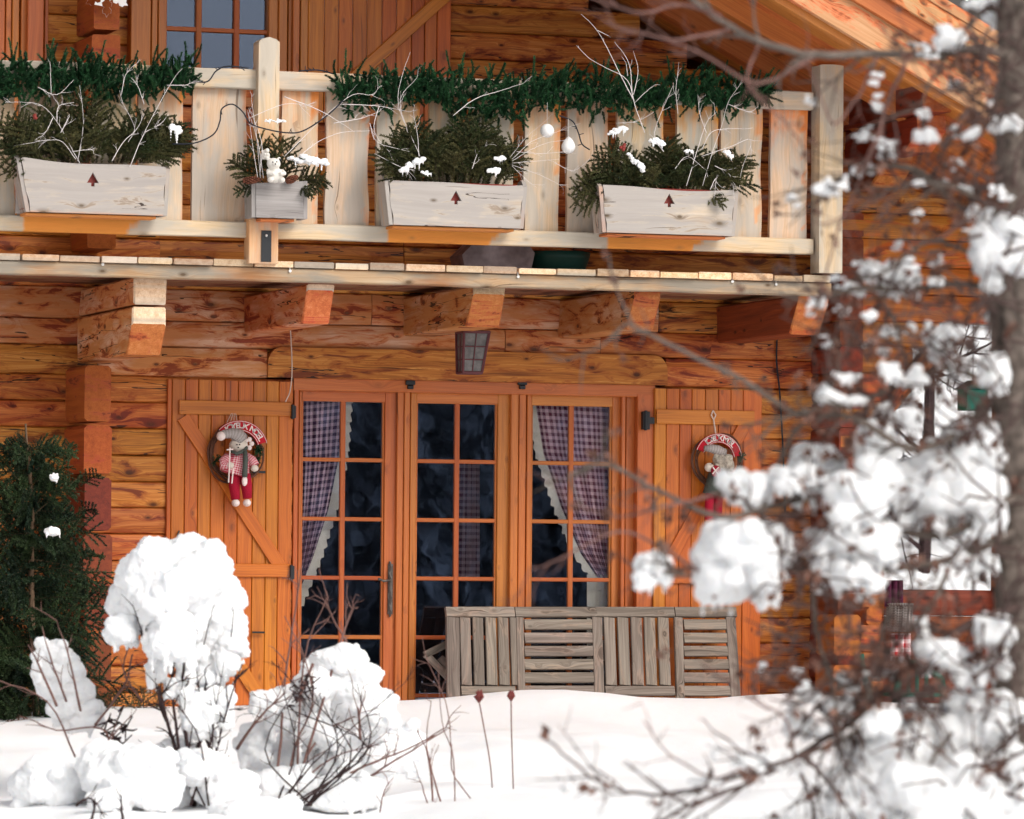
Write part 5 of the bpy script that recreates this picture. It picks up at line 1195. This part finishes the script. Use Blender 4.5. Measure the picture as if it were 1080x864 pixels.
# ------------------------------------------------------------------ the tree close on the right
YT = -17.0
tr = thing('fruit_tree', at(1075, 980, YT), 'grey-barked leafless tree close on the right, hung with snow clumps and dried leaves', 'tree')
def P3(a, b, j=.25): return at(a, b, YT + rnd.uniform(-j, j))
mb = MB(); tp = [at(a, b, YT) for a, b in ((1066, 1100), (1070, 900), (1075, 760), (1077, 620), (1080, 480), (1072, 350), (1070, 250), (1074, 130), (1078, 20), (1084, -120))]
path = smooth_path(tp, 6); path = smooth_path(path, 5); mb.tube(path, [.086 - .02 * i / len(path) for i, p in enumerate(path)], 28); ax_ = list(mb.v)
for q_ in range(len(mb.v)):
    v_ = Vector(mb.v[q_]); c_ = path[min(len(path) - 1, q_ // 28)]; mb.v[q_] = v_ + (v_ - c_) * (.22 * mnoise.noise(Vector((v_.x * 22, v_.y * 22, v_.z * 7))) + .12 * mnoise.noise(v_ * 50))
mb.build('trunk', M['bark'], tr, smooth=True)
limbs = [([(1072, 60), (1030, 52), (985, 58), (930, 57), (860, 58), (800, 44), (765, 25), (730, 0), (700, -30)], .017, 'bark'),
 ([(860, 60), (800, 88), (750, 62), (700, 40), (660, 30)], .006, 'twig_pink'), ([(770, 30), (720, 42), (680, 36), (640, 26)], .006, 'twig_pink'), ([(760, 18), (720, 4), (680, 13), (640, 4), (600, -12)], .006, 'twig_pink'),
 ([(800, 46), (790, 90), (830, 130), (850, 160)], .005, 'twig_pink'), ([(955, 65), (935, 110), (925, 150), (905, 195), (885, 240), (868, 300)], .007, 'twig_pink'), ([(925, 60), (905, 100), (880, 130), (865, 100), (850, 60)], .005, 'twig_pink'),
 ([(1070, 205), (1020, 222), (965, 178), (905, 182), (862, 205)], .012, 'bark'), ([(1070, 240), (1010, 200), (960, 195), (915, 210)], .010, 'bark'),
 ([(1070, 320), (1020, 300), (960, 305), (900, 306), (855, 320)], .013, 'bark'), ([(1065, 300), (1030, 270), (980, 255), (935, 285), (890, 300)], .009, 'bark'),
 ([(1072, 400), (1020, 450), (985, 470), (950, 470), (900, 440), (840, 436), (780, 400), (700, 360), (660, 340)], .014, 'bark'), ([(1060, 420), (1010, 390), (960, 400), (905, 425), (870, 430), (820, 440), (780, 450)], .010, 'bark'),
 ([(1076, 520), (1010, 560), (950, 560), (890, 520), (830, 530), (760, 545), (700, 520), (640, 490), (600, 500)], .014, 'bark'), ([(1070, 560), (1000, 590), (930, 600), (860, 600), (800, 606), (750, 610), (700, 604)], .013, 'bark'),
 ([(760, 520), (700, 535), (650, 545), (600, 530)], .006, 'twig_pink'), ([(750, 610), (700, 580), (650, 560), (590, 590), (560, 600)], .006, 'twig_pink'),
 ([(1074, 640), (1020, 660), (980, 690), (940, 720), (900, 760), (838, 799), (799, 822), (740, 845), (690, 870)], .014, 'twig'), ([(908, 772), (838, 800), (760, 826), (700, 838), (648, 832), (600, 800), (575, 775)], .008, 'twig'),
 ([(884, 780), (869, 749), (857, 735)], .006, 'twig'), ([(884, 784), (893, 810), (903, 834)], .007, 'twig'), ([(847, 797), (873, 824), (894, 852), (920, 890)], .008, 'twig'), ([(844, 815), (855, 844), (868, 880)], .007, 'twig'),
 ([(820, 806), (778, 814), (750, 820), (700, 790), (680, 760)], .005, 'twig_pink'), ([(838, 799), (830, 760), (800, 742), (770, 720)], .005, 'twig_pink'), ([(870, 790), (862, 810), (865, 850), (870, 880)], .005, 'twig'),
 ([(940, 640), (925, 690), (915, 740), (905, 800)], .009, 'bark'), ([(860, 600), (858, 650), (870, 700), (880, 735), (884, 780)], .009, 'bark'), ([(1000, 600), (980, 640), (930, 700), (900, 760)], .009, 'bark'),
 ([(1060, 780), (1000, 800), (950, 830), (900, 864), (860, 900)], .012, 'bark'), ([(1064, 860), (1010, 850), (960, 870), (900, 900)], .012, 'bark'), ([(1074, 700), (1040, 740), (990, 790), (960, 860)], .010, 'bark'),
 ([(1075, 20), (1040, 10), (1010, 45), (985, 80), (970, 115)], .009, 'bark'), ([(1074, 140), (1045, 120), (1010, 90), (990, 60)], .009, 'bark'), ([(800, 560), (815, 500), (850, 440), (880, 400), (885, 360)], .007, 'bark'), ([(900, 560), (930, 500), (960, 420), (950, 360), (940, 330)], .008, 'bark')]
ends = []; PATHS = []
for pts, r, mat in limbs:
    mb = MB(); tips = []; P_ = [P3(a, b, .12) for a, b in pts]
    sp_ = 6 if mat == 'twig_pink' else 10
    PATHS.extend(smooth_path(P_, 6)); branch(mb, P_, r, r * .38, 7, sp_, .22 if mat != 'twig_pink' else .14, .006, r * .36, .85, 1, tips); ends += tips if mat != 'twig_pink' else []
    mb.build('limb', M[mat], tr, smooth=True)
big = [(782, 517, 36, 24), (838, 505, 30, 20), (860, 500, 26, 30), (783, 592, 50, 42), (760, 610, 30, 32), (815, 575, 22, 26), (688, 602, 20, 18), (697, 592, 12, 12), (680, 615, 12, 12),
 (925, 505, 24, 26), (925, 470, 22, 22), (985, 520, 42, 34), (1030, 485, 36, 34), (1020, 525, 44, 30), (1045, 548, 16, 20), (1000, 558, 14, 14), (900, 530, 26, 30), (890, 580, 40, 26), (920, 575, 26, 22), (868, 610, 10, 26), (945, 545, 22, 18), (905, 610, 30, 16), (1030, 595, 26, 12),
 (938, 291, 28, 20), (952, 300, 20, 14), (901, 305, 12, 9), (1062, 262, 34, 34), (1045, 300, 14, 12), (1049, 394, 16, 20), (1049, 334, 12, 10), (862, 318, 10, 8), (991, 361, 16, 24), (1005, 350, 12, 9), (917, 334, 9, 7), (940, 349, 9, 7), (919, 363, 10, 7), (889, 400, 13, 8), (878, 420, 18, 10), (901, 423, 14, 9), (940, 392, 12, 14), (965, 398, 14, 12), (987, 297, 10, 7), (935, 438, 14, 12), (960, 445, 12, 14), (915, 450, 12, 9),
 (870, 198, 11, 10), (906, 180, 8, 7), (935, 163, 11, 8), (976, 144, 15, 8), (969, 193, 8, 5), (995, 193, 10, 6), (1020, 198, 10, 6), (1006, 90, 8, 7), (963, 48, 8, 5), (1002, 41, 18, 12), (1054, 14, 15, 16), (1028, 4, 12, 8), (1060, 132, 20, 10), (1025, 142, 12, 8), (1035, 232, 14, 16),
 (972, 668, 12, 24), (990, 690, 22, 16), (1008, 690, 14, 10), (1048, 668, 20, 18), (1024, 712, 20, 14), (1060, 700, 18, 20), (935, 712, 14, 8), (950, 700, 12, 8)]
low = [(1020, 815, 60, 44), (1000, 850, 60, 40), (1060, 760, 30, 40), (950, 845, 50, 34), (1030, 765, 34, 30), (960, 800, 40, 26), (1000, 500, 36, 28), (960, 530, 30, 24), (1046, 782, 34, 38), (1005, 790, 34, 36), (1065, 800, 34, 48), (950, 810, 40, 34), (985, 835, 50, 34), (1040, 845, 50, 30), (910, 840, 34, 26), (975, 770, 22, 22), (930, 765, 18, 14), (892, 720, 14, 10), (885, 750, 16, 12), (910, 745, 14, 12), (852, 735, 16, 8), (842, 768, 18, 14), (800, 805, 34, 12), (745, 825, 24, 8), (900, 790, 24, 14), (868, 770, 14, 10)]
k = mpp(YT); SC = lambda x, y: 1.02 if (x < 845 and y < 540) else 1.35 if y > 760 and x > 900 else 1.1 if y > 720 else 1.08 if (x < 800 and y > 560) else 1.22
for L in big + low:
    x, y, rx, rz = L; c_ = at(x, y, YT)
    q_ = min(PATHS, key=lambda w: (w - c_).length)
    if 0.03 < (q_ - c_).length < .6:
        mb = MB(); branch(mb, [q_, q_.lerp(c_, .5) + rdir(.02) + Vector((0, 0, .02)), c_ + Vector((0, 0, -rz * k * .4)), c_ + (c_ - q_).normalized() * rx * k * 1.2], .007, .003, 5, 4, .09, .003, .0035, .8, 1, ends); mb.build('twig', M['twig'], tr, smooth=True)
    o = snow_lump('snow_clump', at(x, y, YT + rnd.uniform(-.12, .12)), rx * k * SC(x, y), rz * k * SC(x, y), tr, ry=rx * k * .8, drips=8 if rx > 14 else 3, blobs=26 if rx > 14 else 9, core=.62, vox=max(.006, rx * k / 15))
# small snow dabs and dried leaf clusters along the twigs
dm, lf = MB(), MB()
for i in range(150):
    p = rnd.choice(ends) + rdir(.02); x_, y_ = pix(p)
    if x_ < 830 and y_ < 700: continue
    for q in range(5): dm.ball(p + rdir(.018) + Vector((0, 0, .012)), (rnd.uniform(.006, .018), .010, rnd.uniform(.004, .009)), 7, 5)
o = dm.build('snow_dabs', M['snow'], tr, smooth=True); o['kind'] = 'stuff'
def leaf_cluster(c, n=10, r=.03):
    for q in range(n):
        p = c + rdir(r * rnd.random()); a, b = rdir(rnd.uniform(.008, .018)), rdir(rnd.uniform(.006, .014)); lf.add([p - a, p - b, p + a, p + b + a * .2], [(0, 1, 2, 3)], None, rnd.random(), [rnd.random()] * 4)
for i in range(330): leaf_cluster(rnd.choice(ends) + rdir(.03), 7, .022)
zones = [(870, 1050, 400, 480, 90), (820, 1050, 540, 640, 90), (860, 1040, 300, 400, 80), (790, 900, 620, 740, 36), (900, 1070, 640, 760, 110), (1000, 1060, 60, 240, 70), (900, 1000, 140, 260, 26), (1000, 1075, 800, 864, 60), (880, 1000, 700, 790, 60), (840, 900, 480, 620, 50)]
for (x0, x1, y0, y1, n) in zones:
    for i in range(int(n * .6)): leaf_cluster(P3(rnd.uniform(x0, x1), rnd.uniform(y0, y1), .2), 8, .03)
for (x, y) in ((722, 600), (688, 605), (760, 530), (805, 480), (700, 540), (640, 545), (866, 205), (505, 900), (700, 690), (720, 545)): leaf_cluster(P3(x, y, .05), 14, .03)
o = lf.build('dried_leaves', M['leaf_dry'], tr); o['kind'] = 'stuff'
for i in range(240): leaf_cluster(at(rnd.uniform(1030, 1085), rnd.uniform(20, 864), YT - rnd.uniform(.12, .3)), 8, .03)
# fine twig haze among the limbs
tw = MB()
for (x0, x1, y0, y1, n) in zones + [(740, 860, 620, 740, 14)]:
    for i in range(int(n * .55)):
        p = P3(rnd.uniform(x0, x1), rnd.uniform(y0, y1), .2); d = rdir(.09); tw.tube([p, p + d + rdir(.02), p + d * 2 + rdir(.03)], [.0042, .0034, .002], 4)
for i in range(110):
    p = at(rnd.uniform(1020, 1085), rnd.uniform(0, 864), YT - .14); d = Vector((rnd.uniform(-1, 1), rnd.uniform(-.6, 0), rnd.uniform(-.5, .9))) * .11; tw.tube([p, p + d + rdir(.02), p + d * 2 + rdir(.04), p + d * 3 + rdir(.06)], [.006, .005, .004, .002], 4)
o = tw.build('fine_twigs', M['twig'], tr); o['kind'] = 'stuff'

# ------------------------------------------------------------------ trees on the slope behind the porch and conifers facing the house
def bare_tree(x, y, h, label, grp):
    z = ground(x, y); t = thing('bare_tree', (x, y, z), label, 'tree', grp); mb = MB(); sn = MB()
    mb.tube([(x, y, z - 1.2), (x + .1, y, z + h * .5), (x, y, z + h)], [.07, .05, .015], 7); mb.build('trunk', M['twig_dark'], t)
    mb = MB()
    for i in range(34):
        u = rnd.uniform(.05, .95); a = rnd.uniform(0, 6.28); L = (1.1 - u) * h * .4; p = Vector((x, y, z + h * u)); e = p + Vector((math.cos(a) * L, math.sin(a) * L, L * rnd.uniform(-.1, .5)))
        branch(mb, [p, p.lerp(e, .5) + rdir(.1), e], .028, .008, 4, 7, L * .4, 0, .012, .8, 1)
    mb.build('limbs', M['twig_dark'], t)
def conifer(x, y, h, label, grp):
    z = ground(x, y) if True else 0; t = thing('snowy_conifer', (x, y, z), label, 'tree', grp)
    mb = MB(); mb.tube([(x, y, z - .2), (x, y, z + h)], [.14, .03], 7); mb.build('trunk', M['bark'], t)
    mb = MB()
    for i in range(int(620 * h / 5)):
        u = rnd.random() ** .8; a = rnd.uniform(0, 6.28); L = (1 - u) * h * .26 + .12; p = Vector((x, y, z + .15 + (h - .2) * u)); d = Vector((math.cos(a), math.sin(a), -.35)); s_ = Vector((-math.sin(a), math.cos(a), 0))
        for q in range(3):
            e = p + d * L * rnd.uniform(.7, 1.1) + s_ * rnd.uniform(-.35, .35) * L; m_ = p.lerp(e, .55) + Vector((0, 0, .05)); w_ = s_ * (.03 + L * .05)
            mb.add([p, m_ - w_, e, m_ + w_, e + Vector((0, 0, -.16))], [(0, 1, 2, 3), (1, 4, 3)], None, rnd.random(), [1.0 if rnd.random() < .45 else rnd.uniform(0, .2)] * 5)
    M.setdefault('conif', mixattr('snow-dusted conifer', (.02, .03, .035), (.72, .78, .86), .8, .4)); mb.build('foliage', M['conif'], t)
# ------------------------------------------------------------------ ground, hill
SIL = [(-200, 768), (-60, 762), (0, 757), (60, 751), (110, 745), (200, 748), (260, 745), (300, 743), (430, 739), (470, 737), (520, 731), (560, 727), (600, 727), (640, 730), (680, 735), (760, 737), (800, 733), (860, 730), (900, 735), (930, 740), (1000, 742), (1080, 745), (1300, 745)]
SX = [(ax(p, -1.2, 740), az(q, -1.2, p)) for p, q in SIL]
def silh(x):
    if x <= SX[0][0]: return SX[0][1]
    for (a, za), (b, zb) in zip(SX[:-1], SX[1:]):
        if x <= b:
            t = (x - a) / (b - a); return za + (zb - za) * t
    return SX[-1][1]
def ground(x, y):
    base = .10 if y > -1 else max(-.7, .10 + .030 * (y + 1))
    z = base
    if -7 < x < 7: z += (silh(x) - .10) * math.exp(-((y + 1.2) / .75) ** 2) * (1 if abs(x) < 5 else (7 - abs(x)) / 2)
    a = min(1, max(0, (-y - 1.8) / 2))
    z += a * (.10 * mnoise.noise(Vector((x * .7, y * .35, 2))) + .05 * mnoise.noise(Vector((x * 2.2, y * 1.4, 5))) + .008 * mnoise.noise(Vector((x * 9, y * 6, 8))))
    if y > 9: z += .36 * (y - 9) * min(1, (y - 9) / 6) + .5 * mnoise.noise(Vector((x * .12, y * .12, 0)))
    if y > 9: z = min(z, 26 + .05 * y)
    return z
def axis_pts(lo, hi, f0, f1, fine, grow=1.22):
    a = [f0 + i * fine for i in range(int((f1 - f0) / fine) + 1)]
    s_, c = fine, a[-1]
    while c < hi: s_ *= grow; c += s_; a.append(c)
    s_, c = fine, a[0]
    while c > lo: s_ *= grow; c -= s_; a.insert(0, c)
    return a
gx = axis_pts(-200, 220, -7, 6, .07); gy = axis_pts(-260, 260, -13, 1, .07)
vs = [(x, y, ground(x, y)) for y in gy for x in gx]; nx = len(gx)
me = bpy.data.meshes.new('snow_ground'); me.from_pydata(vs, [], [(j * nx + i, j * nx + i + 1, (j + 1) * nx + i + 1, (j + 1) * nx + i) for j in range(len(gy) - 1) for i in range(nx - 1)])
me.polygons.foreach_set('use_smooth', [True] * len(me.polygons)); me.materials.append(M['snow'])
go = bpy.data.objects.new('snow_ground', me); COL.objects.link(go)
tag(go, 'deep untracked snow covering the ground and the hillside behind the chalet', 'ground', kind='structure')

# ------------------------------------------------------------------ light
w = bpy.data.worlds.new('World'); scene.world = w; w.use_nodes = True
nt = w.node_tree; bg = nt.nodes['Background']; sky = nt.nodes.new('ShaderNodeTexSky'); sky.sky_type = 'NISHITA'; sky.sun_disc = False
SUN_EL, SUN_AZ = 38, 150
sky.sun_elevation = D2R(SUN_EL); sky.sun_rotation = D2R(SUN_AZ); sky.air_density = 1.0; sky.dust_density = 3.0; sky.ozone_density = 1
hs = nt.nodes.new('ShaderNodeHueSaturation'); hs.inputs['Saturation'].default_value = .12; nt.links.new(sky.outputs[0], hs.inputs['Color'])
nt.links.new(hs.outputs[0], bg.inputs['Color']); bg.inputs['Strength'].default_value = .15
sl = bpy.data.lights.new('sun', 'SUN'); sl.energy = 1.35; sl.angle = D2R(28); sl.color = (1, .95, .88)
so = bpy.data.objects.new('sun', sl); COL.objects.link(so)
dirv = Vector((math.sin(D2R(SUN_AZ)) * math.cos(D2R(SUN_EL)), math.cos(D2R(SUN_AZ)) * math.cos(D2R(SUN_EL)), math.sin(D2R(SUN_EL))))
so.location = dirv * 30; so.rotation_euler = dirv.to_track_quat('Z', 'Y').to_euler()

# ------------------------------------------------------------------ camera
cd = bpy.data.cameras.new('camera'); cd.lens = FPX / 1080 * 36; cd.sensor_width = 36; cd.sensor_fit = 'HORIZONTAL'; cd.clip_start = .5; cd.clip_end = 1000
cd.dof.use_dof = True; cd.dof.focus_distance = 32.0; cd.dof.aperture_fstop = 4.8
co = bpy.data.objects.new('camera', cd); COL.objects.link(co)
mt = Matrix((RIGHT, UP, -FWD)).transposed().to_4x4(); mt.translation = CAM; co.matrix_world = mt
scene.camera = co
vs_ = scene.view_settings; vs_.view_transform = 'Standard'; vs_.look = 'None'; vs_.exposure = .22; vs_.gamma = 1
scene.cycles.use_denoising = True; scene.cycles.max_bounces = 8; scene.cycles.transparent_max_bounces = 12
scene.cycles.sample_clamp_indirect = 6
gi = 0
for (x, y, h, lab) in ((8.2, 13.0, 4.5, 'bare dark tree on the snowy slope, nearest behind the porch opening'), (10.6, 18.0, 5.5, 'taller bare tree farther up the snowy slope behind the porch'), (9.0, 16.0, 4.0, 'small bare tree between the others on the snowy slope')):
    bare_tree(x, y, h, lab, 'bare trees on the slope behind the porch')
ii = 0
for i in range(36):
    x = 2.5 + 16.5 * (i % 18) / 17 + rnd.uniform(-.3, .3); y = -36.5 - 3.0 * (i // 18) + rnd.uniform(-.6, .6)
    conifer(x, y, rnd.uniform(5.6, 6.6) + .3 * (i // 18), 'snow-dusted conifer in the dense rows facing the chalet', 'snow-dusted conifers facing the chalet')
